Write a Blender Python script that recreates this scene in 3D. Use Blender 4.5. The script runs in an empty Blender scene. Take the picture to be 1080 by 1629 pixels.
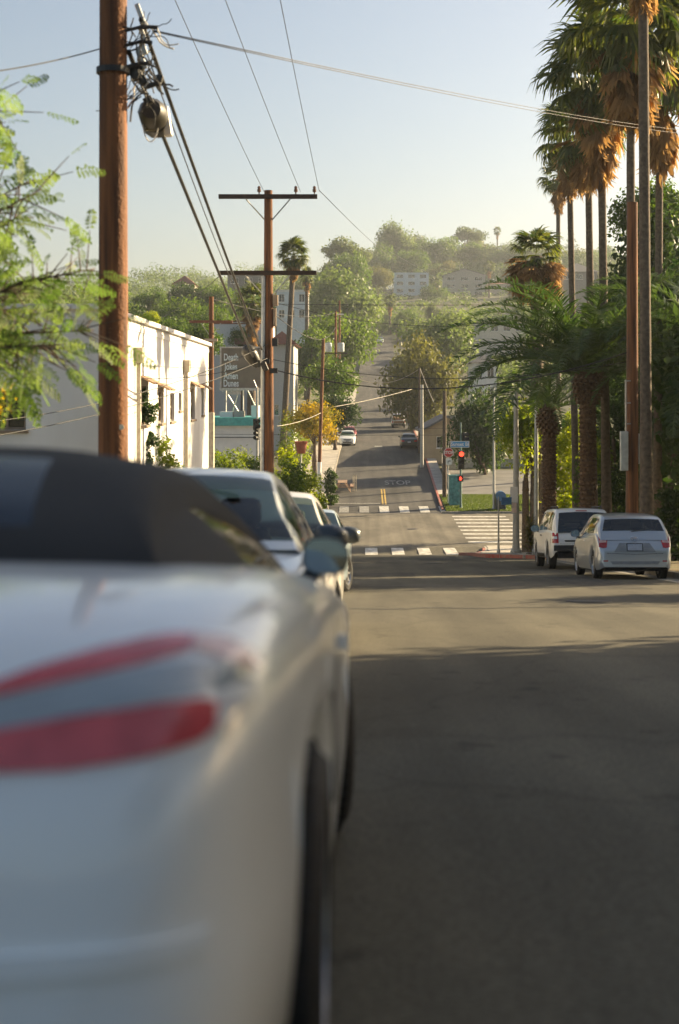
import bpy, math, random
import numpy as np
from mathutils import Vector, Matrix
from mathutils.bvhtree import BVHTree

# ------------------------------------------------------------------ camera, sky, sun, exposure
scene = bpy.context.scene
COL = scene.collection
F = 2262.5                      # focal length in photograph pixels (50 mm on 24x36 film, portrait)
VX, VY = 579.0, 634.0           # where the level street direction meets the picture

cam_d = bpy.data.cameras.new('camera')
cam = bpy.data.objects.new('camera', cam_d); COL.objects.link(cam)
cam_d.sensor_fit = 'AUTO'; cam_d.sensor_width = 36.0; cam_d.lens = 50.0
cam_d.shift_x = -(VX - 540.0) / 1629.0
cam_d.shift_y = -(814.5 - VY) / 1629.0
cam_d.clip_start = 0.05; cam_d.clip_end = 6000
cam_d.dof.use_dof = True; cam_d.dof.focus_distance = 75.0; cam_d.dof.aperture_fstop = 2.0
cam.location = (0, 0, 0); cam.rotation_euler = (math.radians(90), 0, 0)
scene.camera = cam

SUN_AZ, SUN_EL = math.radians(61), math.radians(21)      # azimuth from +Y towards +X
world = bpy.data.worlds.new('World'); scene.world = world; world.use_nodes = True
wn = world.node_tree.nodes; wl = world.node_tree.links
wn.clear()
sky = wn.new('ShaderNodeTexSky'); sky.sky_type = 'NISHITA'; sky.sun_disc = False
sky.sun_elevation = SUN_EL; sky.sun_rotation = SUN_AZ
sky.air_density = 1.0; sky.dust_density = 3.0; sky.ozone_density = 1.2; sky.altitude = 100
bg = wn.new('ShaderNodeBackground'); bg.inputs['Strength'].default_value = 0.062
wo = wn.new('ShaderNodeOutputWorld')
wb_ = wn.new('ShaderNodeMixRGB'); wb_.blend_type = 'MULTIPLY'; wb_.inputs[0].default_value = 1; wb_.inputs[2].default_value = (1.0, .94, .885, 1)
wl.new(sky.outputs[0], wb_.inputs[1]); wl.new(wb_.outputs[0], bg.inputs[0]); wl.new(bg.outputs[0], wo.inputs[0])

sun_d = bpy.data.lights.new('sun', 'SUN'); sun_d.energy = 5.0; sun_d.angle = math.radians(0.55)
sun_d.color = (1.0, 0.79, 0.48)
sun = bpy.data.objects.new('sun', sun_d); COL.objects.link(sun)
S = Vector((math.sin(SUN_AZ) * math.cos(SUN_EL), math.cos(SUN_AZ) * math.cos(SUN_EL), math.sin(SUN_EL)))
sun.rotation_euler = S.to_track_quat('Z', 'Y').to_euler(); sun.location = (60, 40, 60)

scene.view_settings.view_transform = 'Standard'; scene.view_settings.look = 'None'
scene.view_settings.gamma = 1.0; scene.view_settings.exposure = 1.6
scene.view_settings.use_curve_mapping = False
scene.cycles.max_bounces = 6; scene.cycles.diffuse_bounces = 3; scene.cycles.glossy_bounces = 3
scene.cycles.transparent_max_bounces = 12; scene.cycles.transmission_bounces = 4; scene.cycles.volume_bounces = 1
scene.cycles.caustics_reflective = False; scene.cycles.caustics_refractive = False
scene.cycles.sample_clamp_indirect = 6.0

# ------------------------------------------------------------------ layout helpers
def P(px, py, Y):
    return Vector(((px - VX) / F * Y, Y, (VY - py) / F * Y))

_hp = np.array([(-60, 4.47), (-20, .77), (0, -1.08), (30, -3.86), (60, -6.66), (70, -7.72), (73, -8.05), (75, -8.17), (78, -8.15), (86, -8.1),
                (97, -8.0), (100, -8.0), (103, -7.83), (110, -7.4), (125, -6.4), (145, -5.1), (185, -3.7), (220, -2.2), (250, -.2), (300, 4.6),
                (350, 10.2), (400, 16.5), (450, 23.5), (520, 33), (600, 43), (700, 54), (800, 60), (1200, 62)], float)
def _pchip(x, y):
    h = np.diff(x); d = np.diff(y) / h; m = np.zeros_like(y)
    m[0] = d[0]; m[-1] = d[-1]
    for i in range(1, len(x) - 1):
        if d[i-1] * d[i] > 0:
            w1 = 2*h[i] + h[i-1]; w2 = h[i] + 2*h[i-1]
            m[i] = (w1 + w2) / (w1 / d[i-1] + w2 / d[i])
    return m
_hm = _pchip(_hp[:, 0], _hp[:, 1])
def hz(Y):
    x = _hp[:, 0]; y = _hp[:, 1]
    i = int(np.clip(np.searchsorted(x, Y) - 1, 0, len(x) - 2))
    h = x[i+1] - x[i]; t = (Y - x[i]) / h
    t2, t3 = t*t, t*t*t
    return float((2*t3-3*t2+1)*y[i] + (t3-2*t2+t)*h*_hm[i] + (-2*t3+3*t2)*y[i+1] + (t3-t2)*h*_hm[i+1])
def slope(Y): return (hz(Y + .5) - hz(Y - .5))
def road_cx(Y): return 1.4 + max(0, Y - 100) * .0077
FW = 4.1                        # half width of the street up the hill
def sstep(a, b, v):
    t = min(1, max(0, (v - a) / (b - a))); return t*t*(3-2*t)
def terr(X, Y):
    z = hz(Y)
    if Y > 105:
        k = sstep(105, 170, Y) * sstep(FW + 1.5, FW + 26, abs(X - road_cx(Y)))
        z += k * 15 * math.exp(-((X + 55) / 38)**2 - ((Y - 250) / 90)**2)      # hill on the left
        z += k * 5 * sstep(8, 60, X) * math.exp(-((Y - 230) / 110)**2)
        z += k * 2 * sstep(300, 600, Y) * math.sin(X * .011 + .4) - k * sstep(90, 320, abs(X)) * 16 * sstep(420, 700, Y)
    elif Y < 76:
        if X > 12: z += sstep(12, 30, X) * 1.5
    return z
KL, KR = -2.1, 6.95             # kerbs of the near street

# ------------------------------------------------------------------ materials
MATS = {}
def nt(name):
    m = bpy.data.materials.new(name); m.use_nodes = True
    n = m.node_tree.nodes; l = m.node_tree.links
    return m, n, l, n['Principled BSDF']
def pm(name, c, rough=.6, metal=0., var=.18, scale=6., bump=0., bscale=40., c2=None, coat=0., spec=.5, detail=4., coord='Object', emit=None, stretch=None):
    if name in MATS: return MATS[name]
    m, n, l, b = nt(name)
    b.inputs['Roughness'].default_value = rough; b.inputs['Metallic'].default_value = metal
    b.inputs['Specular IOR Level'].default_value = spec
    b.inputs['Coat Weight'].default_value = coat; b.inputs['Coat Roughness'].default_value = .04
    tc = n.new('ShaderNodeTexCoord'); no = n.new('ShaderNodeTexNoise')
    no.inputs['Scale'].default_value = scale; no.inputs['Detail'].default_value = detail
    if stretch:
        mpn = n.new('ShaderNodeMapping'); mpn.inputs['Scale'].default_value = stretch; l.new(tc.outputs[coord], mpn.inputs[0]); l.new(mpn.outputs[0], no.inputs['Vector'])
    else: l.new(tc.outputs[coord], no.inputs['Vector'])
    r = n.new('ShaderNodeValToRGB')
    a = c2 if c2 else tuple(x * (1 - var) for x in c)
    bb = c if c2 else tuple(min(1, x * (1 + var)) for x in c)
    r.color_ramp.elements[0].position = .32; r.color_ramp.elements[1].position = .68
    r.color_ramp.elements[0].color = (*a, 1); r.color_ramp.elements[1].color = (*bb, 1)
    l.new(no.outputs['Fac'], r.inputs[0]); l.new(r.outputs[0], b.inputs['Base Color'])
    if bump > 0:
        n2 = n.new('ShaderNodeTexNoise'); n2.inputs['Scale'].default_value = bscale; n2.inputs['Detail'].default_value = 3
        l.new(tc.outputs[coord], n2.inputs['Vector'])
        bu = n.new('ShaderNodeBump'); bu.inputs['Strength'].default_value = bump; bu.inputs['Distance'].default_value = .02
        l.new(n2.outputs['Fac'], bu.inputs['Height']); l.new(bu.outputs[0], b.inputs['Normal'])
    if emit:
        b.inputs['Emission Color'].default_value = (*emit[0], 1); b.inputs['Emission Strength'].default_value = emit[1]
    MATS[name] = m
    return m
def leafm(name, c1, c2, trans=.45, rough=.5, spec=.25):
    if name in MATS: return MATS[name]
    m = bpy.data.materials.new(name); m.use_nodes = True
    n = m.node_tree.nodes; l = m.node_tree.links; n.clear()
    out = n.new('ShaderNodeOutputMaterial')
    at = n.new('ShaderNodeAttribute'); at.attribute_name = 'tint'
    oi = n.new('ShaderNodeObjectInfo')
    ad = n.new('ShaderNodeMath'); ad.operation = 'MULTIPLY_ADD'; ad.inputs[1].default_value = .3; ad.inputs[2].default_value = -.15
    l.new(oi.outputs['Random'], ad.inputs[0])
    a2 = n.new('ShaderNodeMath'); a2.operation = 'ADD'; a2.use_clamp = True
    l.new(at.outputs['Fac'], a2.inputs[0]); l.new(ad.outputs[0], a2.inputs[1])
    mx = n.new('ShaderNodeValToRGB')
    mx.color_ramp.elements[0].color = (*c1, 1); mx.color_ramp.elements[1].color = (*c2, 1)
    l.new(a2.outputs[0], mx.inputs[0])
    pb = n.new('ShaderNodeBsdfPrincipled'); pb.inputs['Roughness'].default_value = rough; pb.inputs['Specular IOR Level'].default_value = spec
    l.new(mx.outputs[0], pb.inputs['Base Color'])
    tr = n.new('ShaderNodeBsdfTranslucent')
    hs = n.new('ShaderNodeHueSaturation'); hs.inputs['Saturation'].default_value = 1.15; hs.inputs['Value'].default_value = 1.7
    l.new(mx.outputs[0], hs.inputs['Color']); l.new(hs.outputs[0], tr.inputs[0])
    ms = n.new('ShaderNodeMixShader'); ms.inputs[0].default_value = trans
    l.new(pb.outputs[0], ms.inputs[1]); l.new(tr.outputs[0], ms.inputs[2]); l.new(ms.outputs[0], out.inputs[0])
    MATS[name] = m
    return m
def glassm(name, tint, trans=.6, rough=.03):
    if name in MATS: return MATS[name]
    m = bpy.data.materials.new(name); m.use_nodes = True
    n = m.node_tree.nodes; l = m.node_tree.links; n.clear()
    out = n.new('ShaderNodeOutputMaterial')
    pb = n.new('ShaderNodeBsdfPrincipled'); pb.inputs['Base Color'].default_value = (.012, .016, .016, 1)
    pb.inputs['Roughness'].default_value = rough; pb.inputs['Specular IOR Level'].default_value = .6
    tr = n.new('ShaderNodeBsdfTransparent')
    no = n.new('ShaderNodeTexNoise'); no.inputs['Scale'].default_value = 2.5
    tcn = n.new('ShaderNodeTexCoord'); l.new(tcn.outputs['Object'], no.inputs['Vector'])
    mixc = n.new('ShaderNodeMixRGB'); mixc.inputs[1].default_value = (*tint, 1); mixc.inputs[2].default_value = (*[t * .85 for t in tint], 1)
    l.new(no.outputs['Fac'], mixc.inputs[0]); l.new(mixc.outputs[0], tr.inputs[0])
    ms = n.new('ShaderNodeMixShader'); ms.inputs[0].default_value = trans
    gl = n.new('ShaderNodeBsdfGlossy'); gl.inputs['Roughness'].default_value = rough
    fr = n.new('ShaderNodeFresnel'); fr.inputs['IOR'].default_value = 1.5
    m2 = n.new('ShaderNodeMixShader')
    l.new(pb.outputs[0], ms.inputs[1]); l.new(tr.outputs[0], ms.inputs[2])
    l.new(fr.outputs[0], m2.inputs[0]); l.new(ms.outputs[0], m2.inputs[1]); l.new(gl.outputs[0], m2.inputs[2])
    l.new(m2.outputs[0], out.inputs[0]); MATS[name] = m
    return m

def asphalt(name, base):
    m, n, l, b = nt(name)
    tc = n.new('ShaderNodeTexCoord')
    mp = n.new('ShaderNodeMapping'); mp.inputs['Scale'].default_value = (1.0, .32, 1); l.new(tc.outputs['Object'], mp.inputs[0])
    big = n.new('ShaderNodeTexNoise'); big.inputs['Scale'].default_value = .55; big.inputs['Detail'].default_value = 5; l.new(mp.outputs[0], big.inputs['Vector'])
    fine = n.new('ShaderNodeTexNoise'); fine.inputs['Scale'].default_value = 55; fine.inputs['Detail'].default_value = 5; l.new(tc.outputs['Object'], fine.inputs['Vector'])
    r1 = n.new('ShaderNodeValToRGB')
    r1.color_ramp.elements[0].position = .3; r1.color_ramp.elements[1].position = .72
    r1.color_ramp.elements[0].color = (*[x * .6 for x in base], 1); r1.color_ramp.elements[1].color = (*[x * 1.3 for x in base], 1)
    l.new(big.outputs['Fac'], r1.inputs[0])
    r2 = n.new('ShaderNodeValToRGB'); r2.color_ramp.elements[0].position = .35; r2.color_ramp.elements[1].position = .7
    r2.color_ramp.elements[0].color = (.6, .6, .6, 1); r2.color_ramp.elements[1].color = (1.3, 1.3, 1.3, 1)
    l.new(fine.outputs['Fac'], r2.inputs[0])
    mu = n.new('ShaderNodeMixRGB'); mu.blend_type = 'MULTIPLY'; mu.inputs[0].default_value = 1
    l.new(r1.outputs[0], mu.inputs[1]); l.new(r2.outputs[0], mu.inputs[2])
    sm_ = n.new('ShaderNodeMapping'); sm_.inputs['Scale'].default_value = (1.7, .02, 1); l.new(tc.outputs['Object'], sm_.inputs[0])
    st_ = n.new('ShaderNodeTexNoise'); st_.inputs['Scale'].default_value = 1.0; st_.inputs['Detail'].default_value = 4; l.new(sm_.outputs[0], st_.inputs['Vector'])
    sr_ = n.new('ShaderNodeValToRGB'); sr_.color_ramp.elements[0].position = .35; sr_.color_ramp.elements[1].position = .65
    sr_.color_ramp.elements[0].color = (.72, .72, .72, 1); sr_.color_ramp.elements[1].color = (1.12, 1.12, 1.12, 1); l.new(st_.outputs['Fac'], sr_.inputs[0])
    sp_ = n.new('ShaderNodeTexNoise'); sp_.inputs['Scale'].default_value = 3.2; sp_.inputs['Detail'].default_value = 2; l.new(tc.outputs['Object'], sp_.inputs['Vector'])
    so_ = n.new('ShaderNodeValToRGB'); so_.color_ramp.elements[0].position = .27; so_.color_ramp.elements[1].position = .36
    so_.color_ramp.elements[0].color = (.55, .55, .55, 1); so_.color_ramp.elements[1].color = (1, 1, 1, 1); l.new(sp_.outputs['Fac'], so_.inputs[0])
    for src in (sr_, so_):
        mm = n.new('ShaderNodeMixRGB'); mm.blend_type = 'MULTIPLY'; mm.inputs[0].default_value = 1
        l.new(mu.outputs[0], mm.inputs[1]); l.new(src.outputs[0], mm.inputs[2]); mu = mm
    # cracks and sealed joints
    vo = n.new('ShaderNodeTexVoronoi'); vo.feature = 'DISTANCE_TO_EDGE'; vo.inputs['Scale'].default_value = .16; vo.inputs['Randomness'].default_value = 1
    wob = n.new('ShaderNodeMixRGB'); wob.blend_type = 'LINEAR_LIGHT'; wob.inputs[0].default_value = .35
    wn2 = n.new('ShaderNodeTexNoise'); wn2.inputs['Scale'].default_value = .9; l.new(tc.outputs['Object'], wn2.inputs['Vector'])
    l.new(tc.outputs['Object'], wob.inputs[1]); l.new(wn2.outputs['Color'], wob.inputs[2]); l.new(wob.outputs[0], vo.inputs['Vector'])
    cr = n.new('ShaderNodeValToRGB'); cr.color_ramp.elements[0].position = .002; cr.color_ramp.elements[1].position = .006
    cr.color_ramp.elements[0].color = (.8, .8, .8, 1); cr.color_ramp.elements[1].color = (1, 1, 1, 1)
    l.new(vo.outputs['Distance'], cr.inputs[0])
    m3 = n.new('ShaderNodeMixRGB'); m3.blend_type = 'MULTIPLY'; m3.inputs[0].default_value = 1
    l.new(mu.outputs[0], m3.inputs[1]); l.new(cr.outputs[0], m3.inputs[2]); l.new(m3.outputs[0], b.inputs['Base Color'])
    b.inputs['Roughness'].default_value = .85; b.inputs['Specular IOR Level'].default_value = .3
    bu = n.new('ShaderNodeBump'); bu.inputs['Strength'].default_value = .5; bu.inputs['Distance'].default_value = .012
    l.new(fine.outputs['Fac'], bu.inputs['Height']); l.new(bu.outputs[0], b.inputs['Normal'])
    MATS[name] = m
    return m

M_ASPH = asphalt('asphalt', (.122, .110, .078))
M_CONC = pm('concrete', (.42, .38, .32), .85, var=.2, scale=1.4, bump=.2, bscale=30)
M_KERB = pm('kerb_concrete', (.36, .32, .26), .85, var=.25, scale=2.5, bump=.2)
M_REDK = pm('red_kerb_paint', (.42, .07, .05), .7, c2=(.33, .2, .14), scale=5)
M_EARTH = pm('dry_earth', (.11, .095, .045), .95, c2=(.045, .058, .02), scale=.25, bump=.4, bscale=3, detail=8)
M_PAINT = pm('road_paint', (.68, .66, .60), .7, c2=(.26, .24, .2), scale=4.5, detail=10)
M_FPAINT = pm('faded_road_paint', (.34, .33, .30), .7, c2=(.13, .125, .11), scale=6, detail=8)
M_YPAINT = pm('yellow_road_paint', (.55, .36, .06), .7, c2=(.3, .21, .06), scale=6)
M_WOOD = pm('pole_wood', (.25, .10, .035), .85, c2=(.075, .032, .015), scale=16, bump=.7, bscale=30, stretch=(1, 1, .05), detail=7)
M_WOODG = pm('grey_pole_wood', (.12, .085, .055), .85, c2=(.06, .042, .028), scale=9, bump=.4)
M_STEEL = pm('galvanised_steel', (.42, .42, .40), .45, metal=.6, var=.12)
M_GPOLE = pm('grey_pole_paint', (.40, .385, .34), .6, var=.12)
M_BLACK = pm('black_rubber', (.015, .015, .016), .55, var=.25, scale=20)
M_CABLE = pm('cable_sheath', (.022, .02, .018), .6, var=.3, scale=5)
M_WIREL = pm('bare_cable', (.42, .37, .28), .5, var=.15)  # pale tone paints sunlight onto far wires; the whitish rail shares it
M_WHITE = pm('white_paint', (.72, .70, .66), .6, var=.06, scale=2)
M_TYRE = pm('tyre_rubber', (.022, .021, .02), .8, var=.3, scale=30, bump=.3)
M_RIM = pm('wheel_alloy', (.5, .5, .5), .32, metal=.8, var=.08)
M_DARKIN = pm('dark_interior', (.02, .02, .02), .8, var=.2)
M_CHROME = pm('chrome', (.7, .7, .7), .12, metal=1, var=.03)
M_TAIL = pm('red_lens', (.60, .10, .105), .16, var=.2, scale=12, coat=.6)
M_TAIL2 = pm('deep_red_lens', (.40, .02, .022), .12, var=.2, scale=12, coat=.6)
M_CLEAR = pm('clear_lens', (.75, .74, .72), .1, var=.06, coat=.6)
M_AMBER = pm('pale_red_lens', (.62, .36, .32), .12, var=.15, coat=.6)
M_PLATE = pm('number_plate', (.35, .38, .44), .5, var=.12, scale=20)
M_GLASS = glassm('car_glass', (.74, .88, .78), .9)
M_DGLASS = glassm('dark_car_glass', (.2, .25, .24), .3)
M_WPANE = pm('window_pane', (.02, .024, .026), .06, var=.35, scale=2, spec=.8)
M_STUCCO = pm('white_stucco', (.80, .78, .75), .9, c2=(.66, .64, .60), scale=.8, detail=8, stretch=(1, 1, .3), bump=.25, bscale=60)

# ------------------------------------------------------------------ mesh builder
class MB:
    def __init__(s): s.v = []; s.f = []
    def add(s, vs, fs):
        o = len(s.v); s.v += [tuple(x) for x in vs]; s.f += [tuple(i + o for i in f) for f in fs]; return s
    def box(s, c, d, rot=None, taper=1.0):
        hx, hy, hh = d[0]/2, d[1]/2, d[2]/2
        vs = [Vector((sx*hx*(taper if sz > 0 else 1), sy*hy*(taper if sz > 0 else 1), sz*hh)) for sz in (-1, 1) for sy in (-1, 1) for sx in (-1, 1)]
        if rot is not None: vs = [rot @ v for v in vs]
        c = Vector(c)
        return s.add([v + c for v in vs], [(0,2,3,1),(4,5,7,6),(0,1,5,4),(2,6,7,3),(0,4,6,2),(1,3,7,5)])
    def bb(s, x0, x1, y0, y1, z0, z1): return s.box(((x0+x1)/2, (y0+y1)/2, (z0+z1)/2), (x1-x0, y1-y0, z1-z0))
    def tube(s, pts, rad, n=8, cap=True):
        pts = [Vector(p) for p in pts]; k = len(pts)
        if not hasattr(rad, '__len__'): rad = [rad]*k
        vs = []; up = Vector((0, 0, 1)); prev = None
        for i, p in enumerate(pts):
            d = (pts[min(i+1, k-1)] - pts[max(i-1, 0)])
            d = d.normalized() if d.length > 1e-9 else up
            if prev is None:
                a = d.cross(Vector((0, 1, 0)) if abs(d.y) < .9 else Vector((1, 0, 0))).normalized()
            else:
                a = (prev - d * prev.dot(d)); a = a.normalized() if a.length > 1e-6 else d.orthogonal().normalized()
            prev = a; b = d.cross(a)
            for j in range(n):
                t = 2*math.pi*j/n
                vs.append(p + (a*math.cos(t) + b*math.sin(t))*rad[i])
        fs = [(i*n+j, i*n+(j+1) % n, (i+1)*n+(j+1) % n, (i+1)*n+j) for i in range(k-1) for j in range(n)]
        if cap: fs += [tuple(range(n-1, -1, -1)), tuple(range((k-1)*n, k*n))]
        return s.add(vs, fs)
    def lathe(s, prof, n=24, axis='x', c=(0, 0, 0), cap=False):
        vs = []; k = len(prof)
        for (r, h) in prof:
            for j in range(n):
                t = 2*math.pi*j/n; a, b = r*math.cos(t), r*math.sin(t)
                v = {'x': (h, a, b), 'y': (a, h, b), 'z': (a, b, h)}[axis]
                vs.append((v[0]+c[0], v[1]+c[1], v[2]+c[2]))
        fs = [(i*n+j, i*n+(j+1) % n, (i+1)*n+(j+1) % n, (i+1)*n+j) for i in range(k-1) for j in range(n)]
        if cap: fs += [tuple(range(n-1, -1, -1)), tuple(range((k-1)*n, k*n))]
        return s.add(vs, fs)
    def prism(s, poly, axis, a, b):     # poly in the two other axes
        def V(p, t): return {'x': (t, p[0], p[1]), 'y': (p[0], t, p[1]), 'z': (p[0], p[1], t)}[axis]
        n = len(poly)
        return s.add([V(p, a) for p in poly] + [V(p, b) for p in poly],
                     [tuple(range(n)), tuple(range(2*n-1, n-1, -1))] + [(i, i+n, (i+1) % n + n, (i+1) % n) for i in range(n)])
    def mesh(s, name, m, smooth=False):
        me = bpy.data.meshes.new(name); me.from_pydata(s.v, [], s.f)
        if m is not None: me.materials.append(m)
        if smooth: me.polygons.foreach_set('use_smooth', [True]*len(me.polygons))
        me.update(); return me
    def build(s, name, m, parent=None, smooth=False, bevel=0, fix=True):
        me = s.mesh(name, m, smooth)
        if fix:
            import bmesh
            bm = bmesh.new(); bm.from_mesh(me); bmesh.ops.recalc_face_normals(bm, faces=bm.faces)
            if smooth:
                for e in bm.edges:
                    if len(e.link_faces) == 2 and e.calc_face_angle(0) > .7: e.smooth = False
            bm.to_mesh(me); bm.free()
        o = link(name, me, parent)
        if bevel:
            md = o.modifiers.new('bevel', 'BEVEL'); md.width = bevel; md.segments = 2; md.limit_method = 'ANGLE'
        return o
def link(name, me, parent=None):
    o = bpy.data.objects.new(name, me); COL.objects.link(o)
    if parent is not None: o.parent = parent
    return o
def tag(o, label=None, cat=None, group=None, kind=None):
    if label: o['label'] = label
    if cat: o['category'] = cat
    if group: o['group'] = group
    if kind: o['kind'] = kind
    return o
def thing(name, label, cat, loc=(0, 0, 0), rot=(0, 0, 0), group=None):
    o = bpy.data.objects.new(name, None); COL.objects.link(o); o.empty_display_size = .2
    o.location = loc; o.rotation_euler = rot
    return tag(o, label, cat, group)
def struct(o): o['kind'] = 'structure'; return o
def npmesh(name, V, Fc, m, tint=None, smooth=False):
    """fast mesh from numpy arrays; Fc is (n,k)"""
    me = bpy.data.meshes.new(name); V = np.asarray(V, np.float32); Fc = np.asarray(Fc, np.int32)
    k = Fc.shape[1]
    me.vertices.add(len(V)); me.vertices.foreach_set('co', V.ravel())
    me.loops.add(Fc.size); me.loops.foreach_set('vertex_index', Fc.ravel())
    me.polygons.add(len(Fc)); me.polygons.foreach_set('loop_start', np.arange(0, Fc.size, k, dtype=np.int32))
    if smooth: me.polygons.foreach_set('use_smooth', np.ones(len(Fc), bool))
    if tint is not None:
        at = me.attributes.new('tint', 'FLOAT', 'FACE'); at.data.foreach_set('value', np.asarray(tint, np.float32))
    me.materials.append(m); me.update(calc_edges=True); me.validate()
    return me

# ------------------------------------------------------------------ ground, roads, pavements
def sheet(name, xs_fn, ys, zoff, m, parent=None, zfn=None):
    V = []; Fc = []
    for Y in ys:
        xs = xs_fn(Y)
        for X in xs: V.append((X, Y, (zfn(X, Y) if zfn else hz(Y)) + zoff))
    k = len(xs)
    for i in range(len(ys)-1):
        for j in range(k-1): Fc.append((i*k+j, i*k+j+1, (i+1)*k+j+1, (i+1)*k+j))
    return link(name, npmesh(name, V, Fc, m, smooth=True), parent)
def yr(a, b, st): return list(np.arange(a, b, st)) + [b]

gx = sorted(set([-420, -330, -260, -210, -170, -140, -115, -95, -80, -66, -54, -44, -35, -27, -20, -15, -11, -8, -6, -4.6, -3.6, -2.8, -2.2, -1, .5, 2, 4, 6, 7.05, 7.8, 8.8, 10, 12, 15, 19, 24, 30, 38, 47, 58, 70, 85, 105, 130, 160, 200, 250, 320, 420]))
gy = yr(-55, 72, 3) + [74, 76, 77.4, 78.2, 84, 90, 98.5, 99.4, 101, 104] + yr(107, 200, 4) + yr(206, 480, 9) + yr(495, 1150, 25)
def ground_z(X, Y):
    z = terr(X, Y)
    if 77.8 < Y < 99: return hz(Y) - .35
    if Y <= 77.8: return z - (.45 if (KL - .15 < X < KR + .2 or X < KL - .15 and X > -6.0) else .0 if X > 9.9 or X < -5.9 else .04)
    c = road_cx(Y)
    return z - (.4 * sstep(FW + 3.5, FW + 1.5, abs(X - c)) if abs(X - c) < FW + 3.5 else 0)
struct(sheet('ground', lambda Y: gx, gy, 0, M_EARTH, zfn=ground_z))
ry = yr(-50, 72, 2) + [73, 74, 75, 76, 77, 78]
road = struct(sheet('road', lambda Y: list(np.linspace(KL, KR, 7)), ry, 0, M_ASPH))
struct(sheet('boulevard', lambda Y: yr(-160, 160, 8), [78, 81, 84, 88, 92, 96, 99], 0, asphalt('pale_asphalt', (.17, .152, .115))))
struct(sheet('hill_road', lambda Y: list(np.linspace(road_cx(Y)-FW, road_cx(Y)+FW, 5)), yr(99, 110, 1) + yr(113, 409, 4), 0, asphalt('old_asphalt', (.085, .08, .072))))

def strip(name, x0, x1, ya, yb, zo, m, st=2.5, parent=None):
    """a raised slab with sides, following the street"""
    ys = yr(ya, yb, st); mb = MB(); n = len(ys)
    fx0 = x0 if callable(x0) else (lambda Y: x0); fx1 = x1 if callable(x1) else (lambda Y: x1)
    vs = []
    for Y in ys:
        z = hz(Y); vs += [(fx0(Y), Y, z-.3), (fx0(Y), Y, z+zo), (fx1(Y), Y, z+zo), (fx1(Y), Y, z-.3)]
    fs = []
    for i in range(n-1):
        for j in range(3): fs.append((i*4+j, i*4+j+1, i*4+4+j+1, i*4+4+j))
    fs += [(0, 1, 2, 3), tuple((n-1)*4 + k for k in (3, 2, 1, 0))]
    return mb.add(vs, fs).build(name, m, parent)
# left side of the near street: kerb and pavement with flagstones
struct(strip('kerb', KL-.15, KL, -50, 75, .14, M_KERB))
pav = struct(strip('pavement', -5.9, KL-.152, -50, 74.9, .136, M_KERB))
for i, Y in enumerate(np.arange(-4, 74, 1.5)):
    for X0, X1 in ((-3.9, KL-.17), (-5.75, -3.92)):
        strip('flagstone', X0, X1, Y, Y+1.485, .15, M_CONC, 1.485, pav)
# right side: kerb, verge, footpath; the kerb swells out at the corner
def kr(Y): return KR - 2.3 * sstep(51, 57, Y) + 1.7 * sstep(70, 76, Y)
struct(strip('kerb', lambda Y: kr(Y), lambda Y: kr(Y)+.15, -50, 52, .14, M_KERB))
struct(strip('red_kerb', lambda Y: kr(Y), lambda Y: kr(Y)+.15, 52.01, 76.5, .14, M_REDK, 1.0))
verge = struct(strip('verge', lambda Y: KR+.152, 9.9, -50, 50, .12, pm('verge_soil', (.17, .12, .06), .95, c2=(.09, .09, .03), scale=1.3, bump=.4, bscale=14)))
pv2 = struct(strip('pavement', lambda Y: kr(Y)+.152, lambda Y: 40, 50.02, 77.2, .136, M_KERB, 1.0))
for Y in np.arange(52, 76.4, 1.5):
    for k in range(4):
        a = kr(Y+.7) + .3 + k*1.55
        strip('flagstone', a, a+1.53, Y, Y+1.485, .15, M_CONC, 1.485, pv2)
# far side of the boulevard
def fl(Y): return road_cx(Y) - FW
def fr_(Y): return road_cx(Y) + FW
struct(strip('kerb', lambda Y: fl(Y)-.15, fl, 99.6, 300, .14, M_KERB, 4))
struct(strip('kerb', fr_, lambda Y: fr_(Y)+.15, 101, 300, .14, M_REDK, 4))
struct(strip('pavement', lambda Y: fl(Y)-2.6, lambda Y: fl(Y)-.152, 100.2, 300, .136, M_CONC, 4))
struct(strip('pavement', lambda Y: fr_(Y)+.152, lambda Y: fr_(Y)+1.0, 109, 300, .136, M_CONC, 4))
def xstrip(name, X0, X1, ya, yb, zo, m, st=6):
    xs = yr(X0, X1, st); n = len(xs); vs = []; fs = []
    for X in xs: vs += [(X, ya, hz(ya)-.3), (X, ya, hz(ya)+zo), (X, yb, hz(yb)+zo), (X, yb, hz(yb)-.3)]
    for i in range(n-1):
        for j in range(3): fs.append((i*4+j, i*4+j+1, i*4+4+j+1, i*4+4+j))
    fs += [(0, 1, 2, 3), tuple((n-1)*4 + k for k in (3, 2, 1, 0))]
    return MB().add(vs, fs).build(name, m)
struct(xstrip('kerb', 5.4, 150, 99.0, 99.15, .14, M_KERB)); struct(xstrip('pavement', 12.5, 150, 99.16, 102.4, .136, M_CONC))
struct(xstrip('kerb', -150, -2.8, 99.0, 99.15, .14, M_KERB)); struct(xstrip('pavement', -150, -2.75, 99.16, 101.6, .132, M_CONC))
struct(xstrip('kerb', -150, -2.3, 77.9, 78.0, .14, M_KERB)); struct(xstrip('pavement', -150, -2.3, 75.0, 77.89, .132, M_CONC))

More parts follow.
